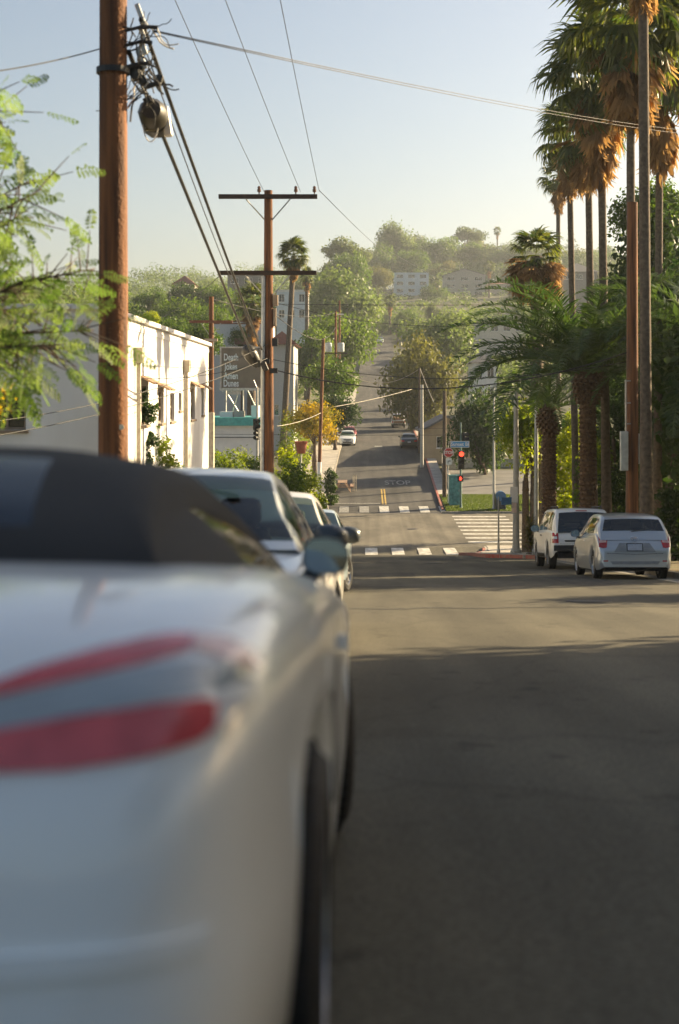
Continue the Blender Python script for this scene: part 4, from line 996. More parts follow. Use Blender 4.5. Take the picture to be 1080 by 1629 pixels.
for i, (x, t, Y, w) in enumerate(((598, 500, 440, 34), (616, 492, 452, 34), (607, 510, 428, 26), (590, 505, 400, 40), (632, 505, 395, 30))):
    tree_px('broad', [6, 7, 9][i % 3], ['green tree closing the top of the hill road', 'tree with pale crown where the hill road vanishes', 'small tree at the very end of the hill road', 'bushy tree left of the upper hill road', 'bushy tree right of the upper hill road'][i], x, t, Y, w, lm=[L_GREEN, L_PALE][i % 2])
HOUSE_VIEW = ((629, 677, 486, 605), (705, 815, 490, 600), (757, 836, 548, 345), (752, 790, 625, 210), (732, 756, 428, 690), (893, 950, 448, 425), (276, 308, 462, 335), (440, 488, 500, 275))
SKYL = [(590, 396), (612, 372), (655, 372), (684, 380), (722, 384), (762, 380), (800, 384), (838, 388), (872, 386), (908, 392), (940, 392), (972, 390)]
for i, (x, t) in enumerate(SKYL):
    lm_ = [L_GREEN, L_OLIVE, L_SAGE, L_GREEN][i % 4]; Y = 660 + 40*(i % 3)
    tree_px('broad', [6, 7, 9][i % 3], '%s tree in the skyline row along the ridge' % HN[lm_.name], x, t, Y, 78, group='trees along the skyline', lm=lm_)
for i, (x, t) in enumerate(((604, 425), (618, 452), (690, 418), (690, 452), (706, 410), (760, 418), (824, 418), (830, 448), (846, 472), (872, 430), (905, 420), (700, 496), (664, 496), (738, 500), (772, 504), (612, 478))):
    lm_ = [L_GREEN, L_OLIVE, L_PALE][i % 3]; Y = 615 + 10*(i % 3) if t < 440 else 560 if t < 480 else 500
    if on_road((x-VX)/F*Y, Y): continue
    tree_px('broad', [6, 7, 9][i % 3], '%s tree tucked between the hillside houses' % HN[lm_.name], x, t, Y, 52 if t < 470 else 44, group='trees between the hillside houses', lm=lm_)
# the closed wood on the far slope
r_ = np.random.default_rng(99); C = []; R_ = []
while len(C) < 1150:
    Y = r_.uniform(225, 720); X = r_.uniform(-.28*Y - 12, .26*Y + 12)
    if on_road(X, Y) and Y < 415: continue
    q = r_.uniform(1.6, 4.2)*(.75 + Y/900)
    qx, qy = VX + X/Y*F, VY - (terr(X, Y) + 1.3*q)/Y*F
    if any(a - 14 < qx < b + 14 and qy < c_ and Y < yy for a, b, c_, yy in HOUSE_VIEW): continue
    if Y < 300 and X > -10: q *= .6
    C.append((X, Y, terr(X, Y) + q*.55 + (r_.uniform(0, 7) if Y > 430 and r_.random() < .55 else 0))); R_.append((q, q, q*.85))
k_ = 0
while k_ < 420:
    Y = r_.uniform(300, 640); qx = r_.uniform(590, 900); X = (qx-VX)/F*Y
    if on_road(X, Y) and Y < 415: continue
    q = r_.uniform(.9, 2.1); C.append((X, Y, terr(X, Y) + q*.3)); R_.append((q*1.3, q*1.3, q*.8)); k_ += 1
V, Fc, t = leaves(r_, np.array(C), np.array(R_), 250000, .75, .6)
tag(link('hillside_wood', npmesh('hillside_wood', V, Fc, leafm('leaf_wood', (.05, .085, .02), (.15, .19, .05)), t)), 'mass of mixed green trees and scrub covering the far slope', 'wood', kind='stuff')

# conifer on the ridge
def conifer(label, px, py, Y, wpx):
    X = (px-VX)/F*Y; g = terr(X, Y); H = (VY-py)/F*Y - g; W = wpx/F*Y/2
    r_ = np.random.default_rng(5); C = []; R_ = []
    for i in range(11):
        t = i/10; ring = W*(1-t)*.75
        for a in np.arange(0, 6.28, 6.28/max(1, int(6*(1-t))+1)): C.append((ring*math.cos(a+i), ring*math.sin(a+i), H*(.2+.78*t))); R_.append((W*(.42*(1-t)+.08),)*2 + (H*.035,))
    V, Fc, t = leaves(r_, np.array(C), np.array(R_), 4500, .5, .5)
    e = thing('conifer', label, 'tree', (X, Y, g)); link('crown', npmesh('crown', V, Fc, L_DARK, t), e)
    MB().tube([(0, 0, -.5), (0, 0, H*.95)], [.35, .05], 8).build('trunk', M_BARK, e)
conifer('tiered dark conifer on the skyline beside the lone palm', 908, 352, 560, 56)

# shrubs and hedges
def shrub(label, px, py_top, Y, wpx, lm, seed, n=3200, size=.17, group=None, depth=None):
    X = (px-VX)/F*Y; g = ground_z(X, Y); W = wpx/F*Y/2; H = (VY-py_top)/F*Y - g
    r_ = np.random.default_rng(seed); k = 34; D = depth or W
    zf = np.linspace(.12, .9, k) + r_.normal(0, .03, k); a = np.arange(k)*2.399; rr_ = np.sqrt(r_.random(k))*.8*(1 - .4*np.clip(zf, 0, 1)**3)
    C = np.stack([np.cos(a)*rr_*W, np.sin(a)*rr_*D, zf*H], 1); R_ = np.stack([W*(.3+.2*r_.random(k)), D*(.3+.2*r_.random(k)), np.minimum(W*(.3+.25*r_.random(k)), H*.2)], 1)
    V, Fc, t = leaves(r_, C, R_, n, size); V[:, 2] = np.maximum(V[:, 2], .02)
    e = thing('shrub', label, 'shrub', (X, Y, g), group=group); link('foliage', npmesh('foliage', V, Fc, lm, t), e)
    sm = MB()
    for i in range(7):
        c = Vector(C[i*4]); sm.tube([(c.x*.15, c.y*.15, -.15), (c.x*.5, c.y*.5, c.z*.55), c], [.05, .035, .012], 5)
    sm.build('stem', M_BARK, e)
    return e
shrub('tall leafy shrub climbing the wall of the white building', 226, 598, 39, 56, L_DARK, 3, 3600, .13, depth=.5)
shrub('loose green shrub at the foot of the climbing shrub', 255, 670, 41, 66, L_HEDGE, 4, 2600, .13, depth=.7)
shrub('low grassy shrub along the white wall', 296, 726, 45, 50, L_HEDGE, 14, 2200, .13)
shrub('clipped bright hedge below the diner', 378, 708, 72, 90, L_HEDGE, 5, 6000, .16)
shrub('bright green creeper mass beside the crossarm pole', 458, 700, 74, 44, L_LIME, 6, 4000, .15)
shrub('loose yellow-green bush spilling over the pavement corner', 490, 738, 66, 70, L_HEDGE, 7, 5200, .15)
shrub('straggly roadside bush near the boulevard corner', 462, 728, 60, 66, L_GREEN, 8, 4200, .15)
shrub('dark spiky bush at the base of the white footed pole', 526, 742, 104, 26, L_DARK, 9, 1800, .18)
shrub('low yellow bush behind the white saloon', 470, 660, 125, 60, L_HEDGE, 10, 3000, .2)
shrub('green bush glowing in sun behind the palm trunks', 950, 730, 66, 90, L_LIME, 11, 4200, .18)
shrub('dark shrub against the garden wall', 1068, 770, 44, 60, L_DARK, 12, 2600, .14)
shrub('shaded shrub between the brown pole and the palm', 975, 745, 56, 70, L_DARK, 13, 3000, .16)
shrub('overgrown green shrub at the bend of the pavement', 428, 742, 58, 60, L_HEDGE, 17, 3600, .14)

shrub('bushy hedge at the foot of the beige pillar', 350, 712, 70, 56, L_HEDGE, 18, 4200, .15)
shrub('green hedge piece between hedge and crossarm pole', 412, 712, 69, 56, L_GREEN, 19, 4200, .15)
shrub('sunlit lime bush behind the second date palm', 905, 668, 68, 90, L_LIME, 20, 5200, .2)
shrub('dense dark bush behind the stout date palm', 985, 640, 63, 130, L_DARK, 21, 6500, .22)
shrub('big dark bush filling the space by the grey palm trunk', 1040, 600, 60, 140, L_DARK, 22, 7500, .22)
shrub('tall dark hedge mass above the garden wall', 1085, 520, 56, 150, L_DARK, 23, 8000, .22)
shrub('leafy mid green bush among the palm trunks', 950, 700, 60, 80, L_HEDGE, 24, 4200, .18)
# spiky plant beside the white car
e = thing('spiky_plant', 'spiky yucca-like plant at the corner beside the white car', 'plant', (6.35, 54.5, hz(54.5)+.15))
r_ = np.random.default_rng(2); V = []; Fc = []; T = []
for h in np.linspace(.15, 1.15, 9):
    for k in range(22):
        a = r_.random()*6.28; el = r_.uniform(-.5, 1.2); L = .55*r_.uniform(.7, 1.1)
        d = np.array((math.cos(a)*math.cos(el), math.sin(a)*math.cos(el), math.sin(el))); q = np.cross(d, (0, 0, 1)); q /= np.linalg.norm(q)+1e-6
        b = np.array((0, 0, h)); o = len(V); V += [b-q*.02, b+q*.02, b+d*L*.6+q*.022, b+d*L, b+d*L*.6-q*.022]; Fc.append((o, o+1, o+2, o+3)); T.append(r_.random()); Fc.append((o, o+2, o+3, o+4)); T.append(r_.random())
link('leaf_rosette', npmesh('leaf_rosette', V, Fc, leafm('yucca_leaf', (.05, .07, .015), (.22, .19, .05)), T), e)
MB().tube([(0, 0, -.1), (0, 0, 1.1)], [.09, .06], 8).build('stem', M_BARK, e)

# ---- feathery tree on the near left: limbs with fern-like sprays
def feathery_tree():
    r_ = np.random.default_rng(21); bx, by = -4.6, 10.6; gz = hz(by) + .13
    e = thing('feathery_tree', 'feathery light green tree spreading in front of the brown pole', 'tree', (bx, by, gz))
    tb = MB(); V = []; Fc = []; T = []
    fork = Vector((.1, .1, 1.5)); tb.tube([(0, 0, -.3), (0, 0, .4), fork], [.16, .13, .10], 10)
    protos = []
    for q in range(6):
        v_ = []
        for i in range(1, 9):
            t = i/8; pl = .21*math.sin(math.pi*(.15+.75*t)); base = np.array((0, t, -.22*t*t))
            for sd in (-1, 1):
                pd = np.array((sd, .55, -.25 + .2*r_.normal())); pd /= np.linalg.norm(pd)
                for j in range(1, 8):
                    c = base + pd*pl*j/7 + np.array((0, 0, -.05*(j/7)**2))
                    for s2 in (-1, 1):
                        ld = np.array((-pd[1]*s2, pd[0]*s2, .25*r_.normal())) + pd*.5; ld *= .05/np.linalg.norm(ld); ww = pd*.016
                        v_ += [c-ww, c+ww, c+ld+ww*.5, c+ld-ww*.5]
        protos.append(np.array(v_))
    def spray(p, d, L):
        d = np.array(d.normalized()); roll = r_.normal(size=3); x = np.cross(d, roll); x /= np.linalg.norm(x)
        z = np.cross(x, d)
        if z[2] < 0 and r_.random() < .75: x, z = -x, -z
        v_ = protos[r_.integers(6)]*L; w = np.array(p) + v_[:, :1]*x + v_[:, 1:2]*d + v_[:, 2:]*np.array((0, 0, 1))
        V.append(w); T.append(np.clip(.5 + .25*r_.normal() + .12*r_.normal(size=len(v_)//4), 0, 1))
    # main limbs fan out to the right and up
    ends = []
    for i in range(20):
        z = 2.3 + 1.95*r_.random()**1.25; reach = r_.uniform(1.3, 2.5) * (1 - .16*max(0, z-3)); az = r_.uniform(-.55, .55)
        ends.append(Vector((reach*math.cos(az), reach*math.sin(az)*.8, z)))
    ends += [Vector((2.55, .2, 2.45)), Vector((2.6, .0, 2.9)), Vector((2.45, -.2, 2.3)), Vector((1.8, .1, 4.3)), Vector((2.1, .2, 3.6)), Vector((-1.2, .3, 3.5)), Vector((-.8, -.8, 3.0)), Vector((.3, 1.4, 3.6))]
    for en in ends:
        mid = fork.lerp(en, .5) + Vector((0, 0, .25)); P_ = [fork, fork.lerp(mid, .5) + Vector((0, 0, .1)), mid, mid.lerp(en, .5) + Vector((0, 0, .07)), en]
        P_ = [p + Vector(r_.normal(size=3))*.05*(0 < q < 4) for q, p in enumerate(P_)]; tb.tube(P_, [.04, .03, .018, .011, .004], 6)
        for k in range(58):
            t = .35 + .65*r_.random(); s_ = t*4; i = min(3, int(s_)); p = P_[i].lerp(P_[i+1], s_-i)
            d = (en - mid).normalized()*.6 + Vector(r_.normal(size=3))*.75 + Vector((0, 0, -.15))
            tw = p + d.normalized()*r_.uniform(.06, .42); tb.tube([p, tw], [.006, .003], 4, False)
            spray(tw, d, r_.uniform(.15, .29))
    tb.build('trunk', M_BARK, e, smooth=True, fix=False)
    V = np.concatenate(V); link('crown', npmesh('crown', V, np.arange(len(V)).reshape(-1, 4), L_FEATH, np.concatenate(T)), e)
    # little yellow flower clusters
    V = []; Fc = []; T = []
    for k in range(7):
        c = np.array((1.8 + r_.normal()*.12, r_.normal()*.15, 1.88 + r_.normal()*.05))
        for j in range(36):
            p = c + r_.normal(size=3)*.045; d = r_.normal(size=3)*.010; q = r_.normal(size=3)*.010; o = len(V); V += [p, p+d, p+d+q, p+q]; Fc.append((o, o+1, o+2, o+3)); T.append(r_.random())
    link('blossom', npmesh('blossom', V, Fc, leafm('blossom', (.6, .36, .03), (.8, .6, .1), .5), T), e)
feathery_tree()

tree('round', 2, 'small round tree on the right verge whose shade crosses the road', 10.6, 25.5, terr(10.6, 25.5), .62, .62)
# trees and hedge outside the frame on the right that shade the near road
tree('dense', 31, 'large shade tree on the right verge close to the camera', 10.6, 8.5, terr(10.6, 8.5), 1.35, 1.3, rot=1.0)
tree('dense', 32, 'shade tree beside the large one on the right verge', 12.0, 0.0, terr(12, 0), 1.5, 1.6, rot=2.0)
tree('dense', 31, 'shade tree opposite the parked roadster', 11.2, 15.6, terr(11.2, 15.6), .9, 1.0, rot=3.0)

for i, (x, y, sc_) in enumerate(((11.5, -9, 1.3), (12, -19, 1.3))):  # unseen trees added to darken what the car mirrors reflect
    tree('dense', 31 + i % 2, ['spreading street tree on the right verge behind the viewpoint', 'second street tree on the right verge farther behind'][i], x, y, terr(x, y), sc_, sc_, rot=i*1.3)
for i, (x, t, Y, w, lab) in enumerate(((990, 540, 66, 150, 'low dark tree crowding behind the brown pole'), (1065, 560, 55, 170, 'wide dark tree behind the garden wall'), (1080, 330, 60, 200, 'high dark tree over the garden wall'), (965, 640, 76, 120, 'dim undergrowth tree between palm trunks'), (1030, 620, 58, 120, 'shadowy tree right behind the grey palm trunk'), (1015, 380, 80, 150, 'dark tree seen between the palm trunks'))):
    tree_px('dense', 5 + i % 3, lab, x, t, Y, w, v=1.25)

for i, (x, y, sc_) in enumerate(((17, 12, 1.5), (18, 3, 1.6), (14.8, 18.2, .72))):  # off-frame trees added to close gaps in the road's shade
    tree('dense', 32 - i % 2, ['tall tree in the right hand garden near the viewpoint', 'second tall tree in the right hand garden', 'smaller tree in the right hand garden'][i], x, y, terr(x, y), sc_, sc_*.95, rot=i*2.1)
for i, (x, y, sc_) in enumerate(((12.6, 35.5, .95), (12.2, 42.5, 1.0), (13.5, 50, 1.1))):
    tree('dense', 31 + i % 2, ['dense dark tree in the garden right of the hatchback', 'dense dark tree in the garden right of the brown pole', 'dense dark tree beyond the garden wall corner'][i], x, y, terr(x, y), sc_, sc_*1.15, rot=i*1.9)
# lawn at the far corner
lawn = []
def lawn_patch(x0, x1, y0, y1, seed, n):
    r_ = np.random.default_rng(seed); X = r_.uniform(x0, x1, n); Y = r_.uniform(y0, y1, n); Z = np.array([ground_z(a, b) for a, b in zip(X, Y)]) + .14
    a = r_.uniform(0, 6.28, n); h = r_.uniform(.05, .13, n); w = .03
    dx, dy = np.cos(a)*w, np.sin(a)*w; lx, ly = r_.normal(0, .03, n), r_.normal(0, .03, n)
    V = np.stack([np.stack([X-dx, Y-dy, Z], 1), np.stack([X+dx, Y+dy, Z], 1), np.stack([X+lx, Y+ly, Z+h], 1)], 1).reshape(-1, 3)
    return V, np.arange(n*3).reshape(-1, 3), r_.random(n)
lb = struct(xstrip('lawn', 5.75, 12.4, 99.16, 108.9, .10, pm('turf', (.045, .07, .012), .95, c2=(.07, .085, .02), scale=2)))
V = []; r_ = np.random.default_rng(1); n = 24000
X = r_.uniform(5.8, 12.3, n); Y = r_.uniform(99.3, 108.7, n); Z = np.array([hz(99.16) + (hz(108.9)-hz(99.16))*(b-99.16)/9.74 for b in Y]) + .10
a = r_.uniform(0, 6.28, n); h = r_.uniform(.05, .14, n); lx, ly = r_.normal(0, .04, n), r_.normal(0, .04, n)
V = np.stack([np.stack([X-np.cos(a)*.035, Y-np.sin(a)*.035, Z], 1), np.stack([X+np.cos(a)*.035, Y+np.sin(a)*.035, Z], 1), np.stack([X+lx, Y+ly, Z+h], 1)], 1).reshape(-1, 3)
g_ = link('grass', npmesh('grass', V, np.arange(n*3).reshape(-1, 3), L_GRASS, r_.random(n))); tag(g_, 'bright green mown grass on the far corner', 'grass', kind='stuff')

# ------------------------------------------------------------------ buildings
def facade(mb, o, u, w, h, holes, nrm, depth=.18):
    """wall from o along u (unit), width w, height h, with rectangular holes (u0,u1,v0,v1) and reveals"""
    o, u, nrm = Vector(o), Vector(u), Vector(nrm); up = Vector((0, 0, 1))
    us = sorted({0, w, *[x for q in holes for x in q[:2]]}); vs = sorted({0, h, *[x for q in holes for x in q[2:]]})
    for i in range(len(us)-1):
        for j in range(len(vs)-1):
            cu, cv = (us[i]+us[i+1])/2, (vs[j]+vs[j+1])/2
            if any(a < cu < b and c < cv < d for a, b, c, d in holes): continue
            mb.add([o+u*us[i]+up*vs[j], o+u*us[i+1]+up*vs[j], o+u*us[i+1]+up*vs[j+1], o+u*us[i]+up*vs[j+1]], [(0, 1, 2, 3)])
    for a, b, c, d in holes:
        p = [o+u*a+up*c, o+u*b+up*c, o+u*b+up*d, o+u*a+up*d]; q = [x - nrm*depth for x in p]
        mb.add(p+q, [(i, (i+1) % 4, 4+(i+1) % 4, 4+i) for i in range(4)])
def window(parent, o, u, nrm, hole, frame_m, pane_m, depth=.18, bars=1, hbars=0, fw=.06, sill=True):
    o, u, nrm = Vector(o), Vector(u), Vector(nrm); up = Vector((0, 0, 1)); a, b, c, d = hole
    R3 = Matrix((u, nrm, up)).transposed()
    def bx(mb, u0, u1, v0, v1, n0, n1): mb.box(o + u*(u0+u1)/2 + up*(v0+v1)/2 + nrm*(n0+n1)/2, (u1-u0, n1-n0, v1-v0), R3)
    f = MB(); n0, n1 = -depth+.03, -depth+.09
    bx(f, a, b, c, c+fw, n0, n1); bx(f, a, b, d-fw, d, n0, n1); bx(f, a, a+fw, c+fw, d-fw, n0, n1); bx(f, b-fw, b, c+fw, d-fw, n0, n1)
    for i in range(bars): x = a + (b-a)*(i+1)/(bars+1); bx(f, x-fw*.4, x+fw*.4, c+fw, d-fw, n0+.005, n1-.005)
    for i in range(hbars): y = c + (d-c)*(i+1)/(hbars+1); bx(f, a+fw, b-fw, y-fw*.4, y+fw*.4, n0+.008, n1-.008)
    w = f.build('window', frame_m, parent)
    p = MB(); bx(p, a+.01, b-.01, c+.01, d-.01, -depth+.002, -depth+.035); p.build('pane', pane_m, w)
    if sill: q = MB(); bx(q, a-.06, b+.06, c-.07, c-.003, -.05, .06); q.build('sill', frame_m, w)
    return w
def building(name, label, x0, x1, y0, y1, z0, z1, wall_m, front=(), right=(), left=(), roof=('flat', None), frame_m=M_WHITE, pane_m=M_WPANE, bars=1, hbars=0, cat='building', rot=0, depth=.18, group=None):
    """front faces -y. holes are (u0,u1,v0,v1) in metres along the facade"""
    W, D, H = x1-x0, y1-y0, z1-z0
    e = thing(name, label, cat, (x0, y0, z0), (0, 0, rot), group)
    mb = MB(); Z = (0, 0, 0)
    facade(mb, (0, 0, 0), (1, 0, 0), W, H, front, (0, -1, 0), depth); facade(mb, (W, 0, 0), (0, 1, 0), D, H, right, (1, 0, 0), depth)
    facade(mb, (0, D, 0), (0, -1, 0), D, H, left, (-1, 0, 0), depth); facade(mb, (W, D, 0), (-1, 0, 0), W, H, (), (0, 1, 0), depth)
    mb.build('wall', wall_m, e, fix=False)
    for hs, o, u, n in ((front, (0, 0, 0), (1, 0, 0), (0, -1, 0)), (right, (W, 0, 0), (0, 1, 0), (1, 0, 0)), (left, (0, D, 0), (0, -1, 0), (-1, 0, 0))):
        for h in hs: window(e, o, u, n, h, frame_m, pane_m, depth, bars if h[1]-h[0] > .5 else 0, hbars)
    kind, rm = roof[0], roof[1]
    r = MB()
    if kind == 'flat':
        r.bb(-.02, W+.02, -.02, D+.02, H-.25, H-.12).build('roof', rm or wall_m, e)
        c = MB(); t = .12
        c.bb(-t, W+t, -t, .16, H+.002, H+.12); c.bb(-t, W+t, D-.16, D+t, H+.002, H+.12); c.bb(-t, .16, .16, D-.16, H+.003, H+.118); c.bb(W-.16, W+t, .16, D-.16, H+.003, H+.118)
        c.build('coping', rm or M_WHITE, e)
    elif kind == 'gable':      # ridge along y
        rh = roof[2]; ov = .4
        r.add([(-ov, -ov, H-.1), (W/2, -ov, H+rh), (W+ov, -ov, H-.1), (-ov, D+ov, H-.1), (W/2, D+ov, H+rh), (W+ov, D+ov, H-.1),
               (-ov, -ov, H+.08), (W/2, -ov, H+rh+.2), (W+ov, -ov, H+.08), (-ov, D+ov, H+.08), (W/2, D+ov, H+rh+.2), (W+ov, D+ov, H+.08)],
              [(0, 1, 4, 3), (1, 2, 5, 4), (6, 9, 10, 7), (7, 10, 11, 8), (0, 6, 7, 1), (1, 7, 8, 2), (3, 4, 10, 9), (4, 5, 11, 10), (0, 3, 9, 6), (2, 8, 11, 5)])
        r.build('roof', rm, e)
        gm = MB(); gm.add([(0, 0, H), (W, 0, H), (W/2, 0, H+rh)], [(0, 1, 2)]); gm.add([(0, D, H), (W, D, H), (W/2, D, H+rh)], [(0, 2, 1)]); gm.build('gable', wall_m, e)
    elif kind == 'hip':
        rh = roof[2]; ov = .45; m = min(W, D)/2
        a, b = ((m, D/2), (W-m, D/2)) if W > D else ((W/2, m), (W/2, D-m))
        r.add([(-ov, -ov, H), (W+ov, -ov, H), (W+ov, D+ov, H), (-ov, D+ov, H), (*a, H+rh), (*b, H+rh)],
              [(0, 3, 2, 1), (0, 1, 5, 4) if W > D else (0, 1, 4), (1, 2, 5) if W > D else (1, 2, 5, 4), (2, 3, 4, 5) if W > D else (2, 3, 5), (3, 0, 4) if W > D else (3, 0, 4, 5)])
        r.build('roof', rm, e)
    return e
M_TILE = pm('red_roof_tile', (.26, .10, .06), .85, c2=(.15, .06, .04), scale=6, bump=.6, bscale=9)
M_SHING = pm('grey_shingle', (.20, .19, .18), .9, c2=(.12, .11, .105), scale=5, bump=.5, bscale=9)
M_BLUEG = pm('blue_grey_siding', (.52, .58, .62), .8, var=.08, scale=2)
M_CREAM = pm('cream_stucco', (.56, .50, .42), .9, var=.08, scale=1.5)
M_TAN = pm('tan_stucco', (.42, .32, .2), .9, var=.1, scale=1.5)
M_BROWNW = pm('brown_siding', (.36, .32, .28), .85, var=.15, scale=2)

# white building on the left
wb0, wb1 = 31.8, 54.2; wz = hz(54.2) - .3; wtop = P(157, 492, 31.8).z
def vz(py, Y): return (VY - py)/F*Y - wz
holes = []
for (pa, pb, pt, pb2) in ((225, 236, 614, 676), (252, 260.5, 624, 673), (270.5, 277.5, 625, 670), (284, 289, 625, 653), (303.5, 310, 619, 667), (320.5, 324, 622, 660)):
    ya, yb = 5.93*F/(VX-pa), 5.93*F/(VX-pb); holes.append((ya-wb0, yb-wb0, vz(pb2, (ya+yb)/2), vz(pt, (ya+yb)/2)))
wf = [(9.3, 10.95, vz(684, 31.8), vz(620, 31.8)), (5.0, 6.6, vz(684, 31.8), vz(620, 31.8))]
bw = 12.0
wbd = building('white_building', 'long white stucco building with narrow tall windows and downpipes', -5.93-bw, -5.93, wb0, wb1, wz, wtop, M_STUCCO, front=[(bw - (-5.93 - ((a-VX)/F*31.8)), bw - (-5.93 - ((b-VX)/F*31.8)), vz(684, 31.8), vz(622, 31.8)) for a, b in ((-22, 41), (-130, -60))], right=holes, roof=('flat', M_WHITE), frame_m=pm('brown_frame', (.25, .18, .12), .7), bars=1, hbars=1)
for px, pt in ((220, 553), (296, 573)):
    Y = 5.85*F/(VX-px); m = MB(); zt = vz(pt, Y)
    m.tube([(bw+.09, Y-wb0, .3), (bw+.09, Y-wb0, zt-.3)], .06, 8); m.box((bw+.1, Y-wb0, zt-.2), (.2, .36, .4), None, 1.25)
    m.build('downpipe', pm('pipe_paint', (.42, .36, .28), .7), wbd)
for hl in holes[:2] + holes[4:]:
    m = MB(); m.prism([(bw+.003, hl[3]+.25), (bw+.35, hl[3]+.02), (bw+.35, hl[3]-.02), (bw+.003, hl[3]+.2)], 'y', hl[0]-.12, hl[1]+.12) if False else m.box((bw+.16, (hl[0]+hl[1])/2, hl[3]+.16), (.4, hl[1]-hl[0]+.25, .05), Matrix.Rotation(.5, 3, 'Y'))
    m.build('awning', pm('awning_wood', (.36, .24, .15), .8), wbd)

# diner with teal band across the boulevard
gz = hz(104)
d0, d1 = P(290, 0, 104).x, P(414, 0, 104).x
dn = building('diner', 'low white diner with a teal fascia band across the boulevard', d0, d1, 104, 114, gz, P(0, 680, 104).z, M_WHITE, front=[(.8, 2.4, .7, 2.0), (3.2, 4.8, .7, 2.0)], right=[(2, 5, .8, 2.2)], roof=('flat', M_WHITE))
H = P(0, 680, 104).z - gz
MB().bb(-.3, d1-d0+.3, -.3, 10, H+.13, P(0, 664, 104).z-gz).build('fascia', pm('teal_paint', (.07, .36, .33), .6), dn)
MB().bb(-.32, d1-d0+.32, -.32, -.3, H-.75, H-.68).build('trim_stripe', pm('dark_stripe', (.08, .09, .09), .6), dn)
MB().bb(-.02, d1-d0+.02, -.06, -.003, 0, .5).build('plinth', pm('red_plinth', (.24, .09, .07), .8), dn)
for (pa, pb, pt, m) in ((345, 366, 655, M_WHITE), (368, 383, 654, M_BROWNW), (396, 408, 645, M_WHITE)):
    MB().bb(P(pa, 0, 104).x-d0, P(pb, 0, 104).x-d0, 2, 3.6, P(0, 664, 104).z-gz-.02, P(0, pt, 106).z-gz).build('rooftop_unit', m, dn)
# billboard
bz0, bz1 = P(0, 617, 106).z, P(0, 553, 106).z; bx0, bx1 = P(350, 0, 106).x, P(421, 0, 106).x
bb_ = thing('billboard', 'brown billboard with white lettering on a scaffold above the diner', 'billboard', (bx0, 107, gz))
bwid = bx1-bx0
MB().bb(0, bwid, 0, .25, bz0-gz, bz1-gz).build('panel', pm('billboard_print', (.26, .19, .13), .7, c2=(.2, .145, .10), scale=1.2), bb_)
fr = MB(); z0, z1 = bz0-gz, bz1-gz
fr.bb(-.12, 0, -.05, .3, z0, z1); fr.bb(bwid, bwid+.12, -.05, .3, z0, z1); fr.bb(-.12, bwid+.12, -.05, .3, z1, z1+.12); fr.bb(-.12, bwid+.12, -.3, .3, z0-.2, z0)
fr.build('frame', pm('billboard_frame', (.62, .52, .44), .6), bb_)
MB().bb(.4, 1.45, -.12, .06, z0-.5, z0-.22).build('name_plate', pm('pinkish_plate', (.62, .5, .46), .6), bb_)
for i, (t, py, pl) in enumerate((('Death', 566, 354), ('Jokes', 581, 354), ('Amen', 596, 354), ('Dunes', 608, 354))):
    tmx = text_mesh(t, .72, pm('white_print', (.8, .78, .74), .6), 'lettering', .004, .016); o = link('lettering', tmx, bb_)
    o.rotation_euler = (math.pi/2, 0, 0); o.location = (P(365, 0, 106).x-bx0+.02, -.012, P(0, py+2, 106).z-gz); o.scale = (.62, 1.0, 1)
for k, x in enumerate((.3, 1.6, 2.9)):
    MB().tube([(x, .35, 0), (x, .35, z1-.3)], .06, 6).build('post', M_STEEL, bb_)
for (xa, xb) in ((.2, 1.5), (1.3, .5), (1.9, 2.9)):
    MB().tube([(xa, .4, z0-.1), (xb, 1.8, z0-2.4)], .045, 6).build('brace', M_STEEL, bb_)
for px in (352, 366, 400):
    MB().tube([(P(px, 0, 106).x-bx0, -.1, z0-.25), (P(px, 0, 106).x-bx0+.1, -.9, z0-.35)], .03, 5).build('lamp_arm', M_STEEL, bb_)

# tower block with tiled roof, and the pale flats beside it
Y = 142; g = terr(-9, Y)
building('tower_block', 'tall grey-white block with red tiled roof behind the crossarm pole', P(428, 0, Y).x, P(467, 0, Y).x, Y, Y+9, g, P(0, 548, Y).z, pm('grey_render', (.46, .46, .44), .9, var=.06), front=[(.5, 1.0, 3.5, 4.6)], right=[(1.5, 2.3, 5, 6.3), (4.5, 5.3, 5, 6.3)], roof=('hip', M_TILE, 1.4))
Y = 150; g = terr(-12, Y)
fb = building('flats', 'pale stucco flats with brown balcony above the billboard', P(338, 0, Y).x, P(428, 0, Y).x, Y, Y+10, g, P(0, 512, Y).z, pm('pale_stucco', (.52, .53, .53), .9, var=.05), front=[(.6, 1.3, 9.2, 10.3), (2.6, 3.1, 9.2, 10.6), (4.3, 5.0, 9.4, 10.4)] , roof=('flat', M_TILE))
MB().bb(2.4, 4.0, -.9, -.01, P(0, 548, Y).z-g, P(0, 538, Y).z-g).build('balcony', pm('brown_balcony', (.2, .1, .07), .8), fb)
